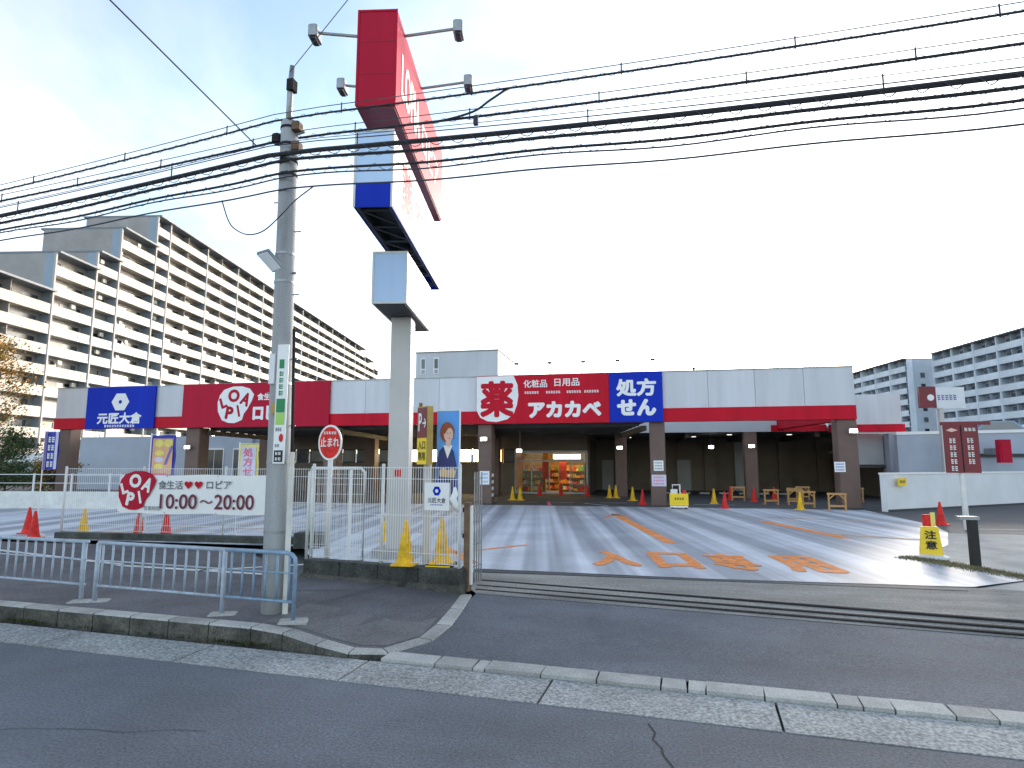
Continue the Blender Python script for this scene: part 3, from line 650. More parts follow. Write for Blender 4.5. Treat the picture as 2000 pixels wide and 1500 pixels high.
MB().bbox(0,.55,0,.3,0,1.1,.02).build('body','sign_red',t); MB().box(.08,.47,-.02,-.003,.12,.98).build('door','sign_red',t); MB().box(.1,.14,.3,1.25,.4,.7).build('bracket','steel',t)
deck = thing('parking_deck', 'raised rooftop parking deck carrying parked cars', 'deck', (12,36.2,.19), R(8)); MB().box(1.5,30,0,12,2.5,2.7).build('slab','roof',deck)
for k in range(5): MB().box(2+k*6,2.5+k*6,.5,1,0,2.498).build('column','wall_grey',deck)
def car(loc, rot, m, lab):
    t = thing('parked_car', lab, 'car', loc, rot)
    prof = [(-2.1,.3),(2.1,.3),(2.15,.62),(2.05,.78),(1.25,.9),(.6,1.42),(-1.1,1.46),(-1.85,1.0),(-2.15,.9)]
    b = MB().prism(prof,-.82,.82).build('body',m,t)
    MB().prism([(1.18,.92),(.6,1.36),(-1.05,1.40),(-1.6,1.02)],-.826,-.822).prism([(1.18,.92),(.6,1.36),(-1.05,1.40),(-1.6,1.02)],.822,.826).build('side_window','car_glass',t)
    MB().hexa([(1.24,-.7,.92),(1.24,.7,.92),(.64,.66,1.40),(.64,-.66,1.40)],[(1.26,-.7,.93),(1.26,.7,.93),(.66,.66,1.42),(.66,-.66,1.42)]).build('windscreen','car_glass',t)
    for x in (-1.3,1.3):
        for y in (-.8,.62):
            o = MB(); o.v=[]; n=14
            o.hexa([(x+.31*math.cos(2*math.pi*k/n),y,.31+.31*math.sin(2*math.pi*k/n)) for k in range(n)],[(x+.31*math.cos(2*math.pi*k/n),y+.18,.31+.31*math.sin(2*math.pi*k/n)) for k in range(n)]).build('wheel','rubber',t)
    for y in (-.6,.6): MB().box(2.08,2.13,y-.16,y+.16,.6,.74).build('headlight','white',t)
car((18.6,38.6,2.9), R(200), 'car_blue', 'blue car parked on the raised deck behind the ramp parapet')
car((23.4,39.2,2.9), R(205), 'car_white', 'pale car parked farther along the raised deck')

# torii-shaped maroon sign on a white post
ts = thing('shrine_style_sign', 'maroon torii-shaped board sign with two white text columns on white post', 'sign', (9.15,20.3,.19), R(-6))
MB().tube([(0,.06,0),(0,.06,1.9)],.075,10).build('post','white_dirty',ts)
MB().box(-.40,.46,-.03,.03,1.62,3.0).build('board','sign_maroon',ts); MB().bbox(-.46,.78,-.05,.05,3.0,3.1,.01).build('top_beam','sign_maroon',ts)
MB().box(.02,.05,-.04,-.031,1.66,2.98).build('divider','rail_dark',ts)
for cx in (-.19,.25):
    for k in range(5 if cx < 0 else 4): scribble(cx, 2.55-k*.2, .17, .15, 2, 'white_dirty', ts, -.034)
flat_shape([(-.34,2.85),(-.2,2.8),(-.04,2.85),(-.2,2.92)],'skin_print',ts,-.034,'crest'); scribble(.27,2.87,.3,.1,3,'white_dirty',ts,-.034)
st_ = thing('bollard', 'square black steel post standing in the grass strip by the entrance', 'bollard', (6.05,13.25,.19))
MB().bbox(-.07,.07,-.07,.07,0,.86,.01).build('post','black',st_); MB().bbox(-.24,.1,-.09,.09,.86,.92,.01).build('cap','steel',st_)
bs = thing('roadside_sign', 'maroon and white box sign on a beige post above the ramp', 'sign', (14.6,34.0,.19), R(4))
MB().box(-.95,-.2,-.1,.1,4.6,5.65).build('red_panel','sign_maroon',bs); MB().box(-.195,1.1,-.1,.1,4.55,5.6).build('white_panel','offwhite',bs); scribble(.3,5.1,.9,.28,5,'cloth_violet',bs,-.104); flat_shape(circle(-.45,5.1,.16,14),'white',bs,-.104,'crest')
MB().bbox(-.1,.1,-.1,.1,0,4.598,.01).build('post','sign_pole',bs)

# ================================================================== PYLON SIGN
py = thing('pylon_sign', 'tall pylon sign of red, white and blue boxes on a grey square pole', 'sign', (-4.93,12.42,.2), AD)
MB().bbox(-.215,.215,-.215,.215,0,5.0,.02).build('pole','sign_pole',py); MB().box(-.10,.10,-.10,.10,5.0,8.3).build('core','dark_frame',py)
MB().box(-.46,.46,-.42,.42,-.01,.16).build('footing','concrete',py); MB().box(-.07,.07,-.232,-.217,1.62,1.76).build('plate','cone_red',py)
MB().bbox(-.34,.34,-1.3,1.3,5.04,6.06,.01).build('lower_box','sign_white_box',py)
MB().box(-.30,.30,-1.26,1.26,4.985,5.038).build('lower_box_base','dark_frame',py)
MB().box(-.35,.35,-1.31,1.31,5.0,5.036).quadmesh([],[]).build('lower_box_trim','white_dirty',py)
# middle box: open frame below
mbx = MB().box(-.345,.345,-2.66,2.66,6.86,7.86).build('middle_box','sign_white_box',py)
MB().box(-.348,.348,-2.665,2.665,6.42,6.857).build('middle_box_skirt','sign_blue',py) if False else None
sk = MB().box(-.345,-.325,-2.66,2.66,6.4,6.858).box(.325,.345,-2.66,2.66,6.4,6.858).box(-.325,.325,-2.66,-2.64,6.4,6.858).box(-.325,.325,2.64,2.66,6.4,6.858).build('blue_skirt','sign_blue',py)
MB().box(-.322,.322,-2.638,2.638,6.83,6.858).box(-.324,-.318,-2.638,2.638,6.41,6.828).box(.318,.324,-2.638,2.638,6.41,6.828).box(-.317,.317,-2.639,-2.632,6.41,6.828).build('skirt_shade_sheets','black',py)  # black sheets added inside the skirt, standing in for shade in the hollow
fr_ = MB()
for k in range(7): y = -2.4+k*.8; fr_.tube([(-.32,y,6.46),(.32,y,6.46)],.03,6)
for k in range(6): y = -2.4+k*.8; fr_.tube([(-.32,y,6.46),(.32,y+.8,6.46)],.022,6)
fr_.box(-.32,-.26,-2.6,2.6,6.42,6.5).box(.26,.32,-2.6,2.6,6.42,6.5); fr_.build('under_frame','dark_frame',py)
MB().bbox(-.36,.36,-2.68,2.68,8.3,10.2,.01).build('upper_box','sign_red',py); MB().box(-.34,.34,-2.66,2.66,8.27,8.298).build('upper_box_base','sign_maroon',py)
for y in (-1.4,1.4): MB().box(-.06,.06,y-.06,y+.06,7.86,8.27).build('spacer','dark_frame',py)
for x_, w_, z0, z1, y_ in ((-.36,.72,8.3,10.2,-2.68),(-.345,.69,6.4,7.86,-2.66),(-.34,.68,5.04,6.06,-1.3)):
    m_ = 'sign_red' if z0 > 8 else 'white_dirty'
    e_ = MB().box(x_-.012,x_+.028,y_-.012,y_-.002,z0,z1).box(x_+w_-.028,x_+w_+.012,y_-.012,y_-.002,z0,z1).box(x_+.03,x_+w_-.03,y_-.010,y_-.002,z1-.04,z1).build('edge_trim',m_,py)
for k in range(1,3): MB().box(-.33,.33,-2.6845,-2.681,8.3+k*.63,8.308+k*.63).build('panel_seam','sign_maroon',py)
# faces of the boxes: pale panels and lettering turned to either side
for s in (-1,1):
    sub = None
    MB().box(min(s*.347,s*.352),max(s*.347,s*.352),-2.64,2.64,6.44,7.84).build('face_panel','white',py)
    MB().box(min(s*.342,s*.35),max(s*.342,s*.35),-1.28,1.28,5.06,6.04).build('face_panel','white',py)
def side_letters(body, y, z, wd, ht, m, s, x):
    o = lettering(body, 0, 0, wd, ht, m, py, 0, .03); o.location = (s*x, y, z); o.rotation_euler.z = s*R(90); return o
for s in (1,-1):
    for q, (cy, ch) in enumerate((( -1.45,'薬'),)): side_letters(ch, s*cy, 7.15, .95, 1.0, 'sign_red', s, .356)
    side_letters('アカカベ', s*.55, 7.15, 2.5, .6, 'sign_red', s, .356)
    side_letters('ロピア', s*.9, 9.15, 2.2, .8, 'white', s, .366); 
    e = lettering('LOPIA', 0, 0, 1.8, .9, 'white', py, 0, .04); e.location = (s*.366, -s*1.35, 9.2); e.rotation_euler.z = s*R(90)
    side_letters('P', s*-.6, 5.55, .45, .65, 'band_red', s, .355); side_letters('入口', s*.35, 5.55, .9, .5, 'grey_text', s, .355)
# outrigger lamps
for i, y in enumerate((-2.05,-.35)):
    for s in (-1,1):
        t = thing('sign_outrigger_lamp', '%s on the %s' % (('spotlight arm at the roadside end of the red box','spotlight arm at the middle of the red box')[i], ('flats side','entrance side')[s > 0]), 'lamp', py.matrix_world.translation, AD)
        t.location = (-4.93,12.42,.2)
        MB().tube([(s*.34,y,10.12),(s*1.32,y,10.24)],.03,8).build('arm','steel',t)
        MB().bbox(min(s*1.32,s*1.5),max(s*1.32,s*1.5),y-.16,y+.16,10.10,10.34,.02).build('head','steel',t)
        MB().box(min(s*1.36,s*1.46),max(s*1.36,s*1.46),y-.13,y+.13,10.06,10.098).build('lens','dark_frame',t)

# ================================================================== UTILITY POLE AND CABLES
up = thing('utility_pole', 'grey concrete utility pole with steel bracket and ladder bolts', 'utility pole', (-4.66,7.5,.19))
top = Vector((-.10,0,6.72))
MB().tube([(0,0,0),top*.25,top*.5,top*.75,top],[.155,.146,.136,.126,.118],20).build('pole','pole_concrete',up,True)
MB().tube([top+Vector((.0,-.03,-.35)),top+Vector((.0,-.03,.55)),top+Vector((.015,-.03,.85))],[.045,.042,.035],10).build('top_bracket','steel',up,True)
MB().box(top.x-.02,top.x+.08,-.1,.02,top.z+.45,top.z+.62).build('insulator','rail_dark',up)
MB().tube([(.20,-.06,0),(.20,-.06,2.05)],.035,8).build('conduit','pole_pipe',up); MB().tube([(.20,-.06,2.05),(.15,-.06,3.7)],.02,6).build('conduit','rail_dark',up)
for z in (1.0,1.9,2.95,4.35,4.75,5.9,6.1,6.35,6.6):
    r_ = .155-(z/6.72)*.037+.006; c = top*(z/6.72); MB().lathe([(r_,z),(r_,z+.035)],20,(c.x,0)).build('band','rail_dark' if z>5.5 else 'steel',up)
for k in range(9):
    z = 2.4+k*.45; c = top*(z/6.72); s = -1 if k % 2 else 1; MB().tube([(c.x+s*.12,.02,z),(c.x+s*.22,.02,z)],.009,6).build('step_bolt','steel',up)
for z, dx in ((6.55,.15),(6.4,-.15),(6.25,.16)): MB().bbox(top.x+dx-.06,top.x+dx+.06,-.12,.02,z,z+.13,.02).build('clamp','rust' if dx>0 else 'rail_dark',up)
MB().tube([(top.x-.25,-.02,6.45),(top.x+.25,-.02,6.55)],.022,6).build('cross_arm','steel',up)
MB().box(-.07,.07,-.17,-.15,2.55,2.68).build('number_plate','gold',up); MB().box(-.13,-.05,-.165,-.145,2.95,3.35).build('paper_notice','offwhite',up)
# vertical advertising board on the pole
av = thing('pole_advert_board', 'tall narrow white advertising board with green blocks strapped to pole', 'sign', (-4.55,7.30,2.09))
MB().bbox(-.09,.075,-.02,.0,0,1.56,.006).build('board','white',av)
for z0, z1, m in ((1.02,1.32,'green_sign'),(.66,.84,'green_sign'),(.50,.655,'lime_sign'),(.02,.17,'black')):
    if m == 'green_sign' and z0 > 1: flat_shape([(-.05,1.24),(.02,1.24),(.02,1.36),(-.05,1.36)], m, av, -.023, 'green_block')
    else: flat_shape([(-.07,z0),(.055,z0),(.055,z1),(-.07,z1)], m, av, -.023, 'colour_block')
for k in range(4): scribble(-.01,1.17-k*.085,.08,.065,1,'green_sign',av,-.023)
flat_shape(circle(.02,.33,.032,12,.055),'cone_red',av,-.023,'red_mark'); scribble(-.02,.44,.09,.05,3,'grey_text',av,-.023); scribble(-.03,.23,.07,.04,2,'grey_text',av,-.023)
scribble(-.008,.13,.09,.04,2,'white',av,-.026); scribble(-.008,.06,.09,.04,2,'white',av,-.026)
# street lamp on the pole
sl_ = thing('street_lamp', 'flat panel street lamp on the side of the utility pole', 'street lamp', (-4.74,7.4,4.82))
b_ = MB().hexa([(-.30,-.10,.10),(-.12,-.12,.13),(.06,-.02,-.10),(-.12,.02,-.13)],[(-.31,-.08,.14),(-.12,-.10,.17),(.07,.0,-.06),(-.11,.04,-.09)]).build('head','steel',sl_)
MB().hexa([(-.28,-.105,.085),(-.13,-.122,.11),(.03,-.03,-.095),(-.12,.005,-.12)],[(-.28,-.10,.094),(-.13,-.117,.12),(.03,-.025,-.085),(-.12,.01,-.11)]).build('diffuser','offwhite',sl_)
MB().tube([(-.05,.0,-.1),(.0,.08,-.12),(.2,.09,-.14)],.018,6).build('bracket','steel',sl_)
# cables, strung pole to pole parallel with the road
def cable(name, lab, z0, sagL, sagR, r, off=0.0, m='cable', hang=None, wav=0, group=None, x0=-34, x1=24, spiral=None, drop=0):
    PX, PY = -4.76, 7.5
    def pt(s):   # s = distance along the road from the pole
        ln, sg = (29.3, sagL) if s < 0 else (28.7, sagR); t = min(abs(s)/ln,1)
        z = z0 - 4*sg*t*(1-t) + wav*math.sin(s*2.1)*.5; return Vector((PX,PY,z)) + ru*s + rn*off
    t = thing(name, lab, 'cable', (0,0,0), 0, group)
    pts = []; s = -29.0
    while s <= 28.5: pts.append(pt(s)); s += .8 if not wav else .3
    MB().tube(pts, r, 6).build('conductor', m, t)
    if spiral:
        pr, cr2, pitch = spiral; sp = []; s = -14.0
        while s < 10: p = pt(s); a = s/pitch*2*math.pi; sp.append(p+rn*math.cos(a)*cr2+Vector((0,0,math.sin(a)*cr2-drop))); s += pitch/8
        MB().tube(sp, pr, 4).build('spiral_wrap','cable_thin',t)
    if hang:
        s = -14.3; mb = MB(); step, up_, hr = hang; q = []
        while s < 10:
            a = pt(s); MB().tube([a+Vector((0,0,-.025)),a+Vector((0,0,up_+.02))],.009,5).build('hanger',m,t); s += step
        MB().tube([p+Vector((0,0,up_)) for p in pts], hr, 5).build('messenger_wire','cable_thin',t)
    return t
cable('power_cable','upper power line with thin messenger wire, topmost on the pole',6.93,.56,.40,.013,-.1,hang=(1.9,.1,.006),spiral=(.0035,.024,.22))
cable('power_cable','second power line with messenger wire, just beneath the topmost line',6.74,.34,.44,.016,.1,hang=(1.7,.11,.006),spiral=(.0035,.028,.25))
cable('telephone_cable','thickest black bundled cable crossing in front of the pylon sign',6.38,.46,.58,.031,-.16,hang=(3.1,.17,.005),spiral=(.006,.042,.3),drop=.025)
cable('telephone_cable','medium black cable directly under the thickest bundled cable',6.28,.50,.60,.020,-.14,wav=.02,spiral=(.004,.03,.26))
cable('telephone_cable','lower twin cable with looped wrapping, upper strand',6.09,.40,.54,.016,-.15,wav=.03,spiral=(.004,.045,.34),drop=.02)
cable('telephone_cable','lower twin cable with looped wrapping, lower strand',6.02,.38,.55,.010,-.15,m='cable_thin',wav=.05)
cable('telephone_cable','lowest thin cable, fastened to the pole beneath all the others',5.86,.30,.55,.011,-.13,m='cable_thin',wav=.03)
cable('telephone_cable','thin stay wire between the power lines and the bundled cable',6.52,.45,.66,.007,-.16,m='cable_thin')
def smooth(p, n=6):
    p = [Vector(q) for q in p]; o = []
    for i in range(len(p)-1):
        a, b, c, d = p[max(0,i-1)], p[i], p[i+1], p[min(len(p)-1,i+2)]
        for k in range(n):
            t = k/n; o.append(.5*((2*b)+(c-a)*t+(2*a-5*b+4*c-d)*t*t+(3*b-a-3*c+d)*t**3))
    return o+[p[-1]]
def line(name, lab, pts, r, m='cable_thin'): t = thing(name, lab, 'cable'); MB().tube(smooth(pts) if len(pts) > 3 else pts, r, 6).build('conductor', m, t)
line('service_wire','single thin wire crossing the street from the pole top toward the far kerb',[(-5.38,7.66,6.71),(-5.9,2.5,7.75),(-6.6,-6,9.9)],.009)
line('service_wire','single thin wire leaving the steel bracket upward past the red box lamp',[(-4.74,7.4,7.62),(-3.72,7.2,8.5),(.6,6.4,12.3)],.006)
line('jumper_wire','drooping jumper wire looping in front of the pole below the cables',[(-5.75,7.46,5.82),(-5.6,7.42,5.5),(-5.45,7.38,5.34),(-5.2,7.32,5.22),(-4.95,7.30,5.25),(-4.7,7.3,5.45),(-4.5,7.31,5.65),(-4.25,7.33,5.835)],.009)
line('jumper_wire','short slack jumper joining the upper power lines beside a splice box',[(-2.9,7.43,6.635),(-2.5,7.36,6.59),(-2.0,7.25,6.60),(-1.75,7.17,6.68),(-1.5,7.1,6.77)],.014,'cable')
t = thing('splice_box','small black splice box hanging on the power line right of the pylon','splice box',(-1.95,7.25,6.42)); MB().bbox(-.03,.03,-.03,.03,0,.12,.008).build('body','cable',t); MB().tube([(0,0,.12),(0,0,.16)],.006,5).build('hook','steel',t)

# ================================================================== GUARD RAILS
def rail(lab, a, b, m, n, posts, end=False, nm='guard_rail'):
    a = Vector((*a,0)); b = Vector((*b,0)); ln = (b-a).length; rz = math.atan2(b.y-a.y,b.x-a.x)
    t = thing(nm, lab, 'guard rail', (a.x,a.y,.195), rz); H = .80
    if end: MB().tube([(0,0,H),(ln-.13,0,H),(ln-.05,0,H-.02),(ln-.01,0,H-.06),(ln,0,H-.14),(ln,0,0)],.026,10).build('top_rail',m,t,True)
    else: MB().tube([(0,0,H),(ln,0,H)],.026,10).build('top_rail',m,t,True)
    MB().tube([(0,0,.22),(ln,0,.22)],.018,8).build('bottom_rail',m,t,True); MB().tube([(0,0,.56),(ln,0,.56)],.009,6).build('middle_rail',m,t)
    bm_ = MB().tube([(0,0,.235),(0,0,H-.02)],.0145,8).mesh('baluster',m,True)
    for k in range(n): put('baluster', bm_, t, ((k+.5)*ln/n,0,0))
    for p in posts: MB().tube([(p,0,0),(p,0,H-.01)],.030,10).build('post',m,t,True)
    return t
ry = lambda x: 7.13-(x+4.16)*.125
rail('faded blue guard rail panel running out along the sidewalk edge', (-11.2,ry(-11.2)),(-7.62,ry(-7.62)),'rail_faded',19,(.06,3.55))
rail('middle guard rail panel of pale blue bars between the paired posts', (-7.42,ry(-7.42)),(-5.22,ry(-5.22)),'rail_faded',12,(.0,2.2))
rail('short blue end guard rail with rounded corner beside the utility pole', (-5.21,ry(-5.21)-.0),(-4.16,ry(-4.16)),'rail_blue',6,(),True)
fb = MB().bbox(-.17,.17,-.11,.11,-.05,.012,.02).mesh('concrete_footing','concrete')
for x, lab in ((-7.52,'pale concrete patch under the paired guard rail posts'),(-5.22,'pale concrete patch under the single guard rail post'),(-4.16,'cracked concrete patch at the foot of the rounded rail end')):
    t = put('concrete_footing', fb, None, (x,ry(x),.2), .4); t.scale.x = 1.5 if x < -7 else 1.0; tag(t, lab, 'footing')

# ================================================================== FENCES AND WALLS OF THE LOT
lw = thing('low_wall', 'long low dark concrete kerb wall under the far mesh fence', 'wall', (-14.6,13.55,.19), math.atan2(.15,6.7))
MB().bbox(0,7.0,-.12,.12,0,.16,.015).build('wall','old_wall',lw); 
nw = thing('low_wall', 'mossy dark concrete block wall carrying the mesh fence by the sidewalk', 'wall', (-5.6,9.97,.05), math.atan2(-.52,2.92))
for k in range(4): MB().bbox(k*.742+.004,(k+1)*.742-.004,-.11,.11,-.03,.43,.012).build('block','old_wall',nw)
MB().box(-.03,2.99,-.15,.0,-.03,.2).build('rubble_footing','kerb_face',nw)
cw = thing('corner_block', 'dark concrete corner block at the bend of the lot wall', 'wall', (-7.45,13.3,.19), R(8)); MB().bbox(-.25,.35,-.3,.1,0,.34,.02).build('block','old_wall',cw)
def mesh_fence(lab, loc, rz, ln, h, post_m, npost, dx=.05, z0=0.0, wire='white', base=0):
    t = thing('mesh_fence', lab, 'fence', loc, rz)
    mb = MB(); k = 0; r_ = .0032
    x = dx/2
    while x < ln: mb.tube([(x,0,z0+.04),(x,0,z0+h)],r_*1.3,4); x += dx
    for z in [z0+.05, z0+.2, z0+h*.5, z0+h-.2, z0+h-.02]: mb.tube([(0,.004,z),(ln,.004,z)],r_*1.6,4)
    o = mb.build('wire_panel',wire,t); o['kind'] = 'stuff'
    mb = None
    for k in range(npost):
        x = ln*k/(npost-1); o = MB().tube([(x,.035,0),(x,.035,z0+h+.02)],.028,8).build('post',post_m,t,True); MB().lathe([(.031,z0+h+.02),(.02,z0+h+.045)],8,(x,.035)).build('cap',post_m,o)
    return t
mesh_fence('white wire mesh fence on the far kerb wall behind the opening-hours banner',(-14.6,13.6,.35),math.atan2(.15,6.7),6.9,1.62,'white_dirty',4,.06)
mesh_fence('white wire mesh fence standing on the mossy wall beside the sidewalk',(-5.55,9.95,.48),math.atan2(-.52,2.92),2.82,1.56,'white_dirty',3,.045)
# short return run and gate leaf seen through the fence
gt = thing('mesh_gate', 'white framed mesh gate leaf standing open behind the round red sign', 'gate', (-5.98,10.6,.25), R(6))
MB().tube([(0,0,.1),(0,0,1.68),(.05,0,1.75),(.98,0,1.75),(1.05,0,1.68),(1.05,0,.1),(0,0,.1)],.028,8).build('frame','white_dirty',gt,True)
mb = MB()
for k in range(16): mb.tube([(.06+k*.062,0,.1),(.06+k*.062,0,1.73)],.003,4)
for k in range(9): mb.tube([(.02,.004,.2+k*.18),(1.03,.004,.2+k*.18)],.0035,4)
o = mb.build('wire_panel','white',gt); o['kind'] = 'stuff'
MB().tube([(.78,.03,0),(.78,.03,1.72)],.03,8).build('stile','white',gt)
for k in range(2): MB().tube([(0 if k == 0 else 1.05,0,-.06),(0 if k == 0 else 1.05,0,.1)],.03,8).build('foot','white_dirty',gt)
dg = thing('drain_grate', 'dark slatted drain cover lying behind the mesh fence', 'grate', (-5.35,10.75,.2), R(4))
MB().box(0,.8,0,.3,.001,.03).build('tray','black',dg)
for k in range(11): MB().box(.02+k*.07,.05+k*.07,.01,.29,.031,.045).build('slat','steel',dg)
gp = thing('gate_post', 'rusty channel gate post with peeling paint at the lot entrance', 'post', (-2.66,9.6,.13), R(-10))
MB().bbox(-.045,.045,-.06,.06,0,1.35,.008).build('channel','rust',gp); MB().box(.046,.075,-.03,.03,.1,1.3).build('flange','white_dirty',gp)
for z in (.3,.8,1.2): MB().box(-.07,-.046,-.05,.05,z,z+.07).build('hinge','rail_dark',gp)
gp2 = thing('folded_gate', 'folded accordion gate leaf of grey bars beside the rusty post', 'gate', (-2.62,9.85,.2), R(80))
for k in range(4): MB().tube([(k*.09,.0,0),(k*.09,.0,1.75)],.012,6).build('bar','steel',gp2)
for z in (.25,.6,.95,1.3,1.65): MB().tube([(0,.015,z),(.27,.015,z)],.008,6).build('cross_bar','steel',gp2)

# banner with opening hours
bn = thing('hours_banner', 'white fabric banner with red emblem and opening hours tied to fence', 'banner', (-10.75,13.5,.86), math.atan2(.15,6.7))
W_, H_ = 4.08, .94
v = []; f = []; n = 24
for j in range(2):
    for i in range(n+1):
        x = -W_/2+W_*i/n; v.append((x, .012*math.sin(i*1.1)*(.4+j*.6) , j*H_+ (.012*math.sin(i*.55))))
for i in range(n): f.append((i,i+1,n+2+i,n+1+i))
MB().quadmesh(v,f).build('cloth','white',bn)
for x in (-2.0,-.7,.7,2.0):
    for z in (.03,.91): MB().tube([(x,-.02,z),(x,.1,z)],.008,5).build('tie','rail_dark',bn)
lopia(bn, -1.5, .56, .47, 'sign_red', 'white', -.03)
lettering('食生活', -.57, .70, .68, .21, 'grey_text', bn, -.03, .01); flat_shape(heart(-.08,.71,.115),'band_red',bn,-.03,'heart'); flat_shape(heart(.2,.71,.115),'band_red',bn,-.03,'heart')
lettering('ロピア', .75, .71, .66, .20, 'grey_text', bn, -.03, .01); lettering('営業時間', -1.05, .13, .44, .11, 'grey_text', bn, -.03)
lettering('10:00', -.33, .3, 1.02, .36, 'wine_text', bn, -.03, .012); lettering('～', .43, .3, .34, .09, 'wine_text', bn, -.03, .012); lettering('20:00', 1.18, .3, 1.05, .36, 'wine_text', bn, -.03, .012)

# nobori flags
def nobori(lab, loc, rz, z0, z1, wd, m, deco):
    t = thing('banner_flag', lab, 'flag', loc, rz)
    MB().tube([(0,0,0),(0,0,z1+.06)],.013,8).build('pole','white',t); MB().tube([(0,0,z1+.02),(wd,0,z1+.02)],.008,6).build('cross_rod','white',t)
    v = []; f = []; n = 14
    for i in range(n+1):
        z = z1-(z1-z0)*i/n
        for k in range(4): x = .02+wd*k/3; v.append((x, .02*math.sin(i*.7+k)*(k/3.), z))
    for i in range(n):
        for k in range(3): a = i*4+k; f.append((a+4,a+5,a+1,a))
    MB().quadmesh(v,f).build('cloth',m,t); deco(t, z0, z1, wd)
    MB().lathe([(.2,0),(.21,.05),(.16,.1),(.05,.14),(.03,.22)],14).build('base','white_dirty',t); return t
def deco_blue(t, z0, z1, wd):
    for k in range(4): scribble(wd*.55, z1-.2-k*.21, wd*.5, .15, 2, 'white', t, -.03)
    flat_shape([(.02,z0),(.1,z0),(.1,z1),(.02,z1)],'cloth_violet',t,-.028,'stripe'); flat_shape([(wd-.08,z0+.02),(wd,z0+.02),(wd,z1),(wd-.08,z1)],'cloth_lilac',t,-.028,'stripe')
def deco_fest(t, z0, z1, wd):
    flat_shape([(.08,z0+.1),(wd-.05,z0+.1),(wd-.05,z1-.08),(.08,z1-.08)],'cloth_peach',t,-.028,'field')
    for cx in (.26,.52): flat_shape(circle(cx,z1-.2,.12,16,.1),'cloth_yellow',t,-.031,'lantern')
    for k in range(3): flat_shape(circle(.28,z1-.45-k*.17,.13,12,.07),'cloth_lilac' if k%2 else 'cloth_yellow',t,-.031,'blot')
    flat_shape([(.42,z0+.35),(.5,z0+.35),(.66,z1-.28),(.6,z1-.26)],'cloth_violet',t,-.033,'streak'); flat_shape([(.08,z0),(.5,z0),(.5,z0+.14),(.08,z0+.12)],'cloth_pink',t,-.033,'hem')
def deco_rx(t, z0, z1, wd):
    flat_shape([(.07,z0+.04),(wd-.04,z0+.04),(wd-.04,z1-.06),(.07,z1-.06)],'cloth_lilac',t,-.028,'field')
    for k, ch in enumerate('処方せん'): lettering(ch, wd*.52, z1-.2-k*.24, .26, .22, 'cloth_pink', t, -.032, .03)
nobori('blue and violet banner flag with white characters at the far fence corner',(-15.1,13.4,.2),.1,1.72,2.7,.40,'cloth_blue',deco_blue)
nobori('purple festival banner flag with yellow blots behind the hours banner',(-12.35,13.9,.2),.05,1.5,2.6,.70,'cloth_blue',deco_fest)
nobori('yellow banner flag with pink prescription characters behind the hours banner',(-9.85,14.0,.2),.02,1.2,2.36,.52,'cloth_yellow',deco_rx)

# round red sign on a white post
rs = thing('round_stop_sign', 'round red stop sign with white rim on a white post behind the wall', 'sign', (-5.28,10.02,.45), R(4))
MB().tube([(0,.03,-.25),(0,.03,2.1)],.042,10).build('post','white_dirty',rs,True)
disc = MB().hexa([(x,.01,z) for x,z in circle(0,2.0,.215,32,.31)],[(x,-.01,z) for x,z in circle(0,2.0,.215,32,.31)]).build('disc','white',rs)
flat_shape(circle(0,2.0,.188,32,.275),'cone_red',rs,-.013,'red_field'); lettering('止まれ',0,2.01,.345,.165,'white',rs,-.017,.03); scribble(0,2.17,.24,.05,5,'white',rs,-.017)
# entrance sign and portrait flag on the wall
es = thing('entrance_sign', 'maroon and yellow car park entrance box sign on a grey post', 'sign', (-3.44,9.9,.15), R(0))
MB().bbox(-.055,.055,-.05,.05,0,1.96,.01).build('post','sign_pole',es)
bx_ = bpy.data.objects.new('sign_box', None)
sb = MB().box(-.03,.25,-.10,.02,1.92,2.88).build('sign_box','gold',es); sb.rotation_euler.z = R(-36); sb.location = (-.09,.0,0)
for z0, z1, m in ((2.36,2.86,'sign_maroon'),(1.93,2.355,'yellow')): 
    o = MB().poly([(-.025,-.103,z0),(.247,-.103,z0),(.247,-.103,z1),(-.025,-.103,z1)]).build('face',m,sb)
lettering('P', .06, 2.62, .1, .3, 'white', sb, -.107, .03); lettering('→', .18, 2.6, .1, .16, 'white', sb, -.107, .04)
lettering('入口', .11, 2.24, .2, .14, 'black', sb, -.107, .02); lettering('専用', .11, 2.06, .2, .14, 'black', sb, -.107, .02)
MB().box(-.034,-.030,-.10,.02,1.95,2.86).build('edge_trim','gold',sb); MB().tube([(-.03,-.04,2.88),(-.03,-.04,2.95)],.03,8).build('eye_bolt','rust',sb)
pf = thing('portrait_flag', 'blue flag printed with a person in dark jumper, arms folded', 'flag', (-2.93,10.02,.45))
MB().tube([(0,0,-.28),(0,0,2.55)],.014,8).build('pole','white',pf); MB().tube([(-.42,0,2.53),(0,0,2.53)],.008,6).build('cross_rod','white',pf)
MB().quadmesh([(-.40,0,1.0),(-.015,.01,1.0),(-.4,-.01,1.7),(-.015,.0,1.7),(-.4,0,2.52),(-.01,0,2.52)],[(0,1,3,2),(2,3,5,4)]).build('cloth','cloth_sky',pf)
yy = -.016
flat_shape([(-.385,1.0),(-.03,1.0),(-.05,1.62),(-.10,1.84),(-.17,1.93),(-.27,1.93),(-.35,1.85),(-.385,1.65)],'shirt_print',pf,yy,'printed_jumper')
flat_shape([(-.28,1.94),(-.205,1.72),(-.12,1.94)],'white',pf,yy-.003,'printed_collar')
flat_shape(circle(-.215,2.16,.125,20,.17),'hair_print',pf,yy-.004,'printed_hair'); flat_shape([(-.24,1.95),(-.17,1.9),(-.145,1.98),(-.15,2.05),(-.24,2.05)],'skin_print',pf,yy-.005,'printed_neck')
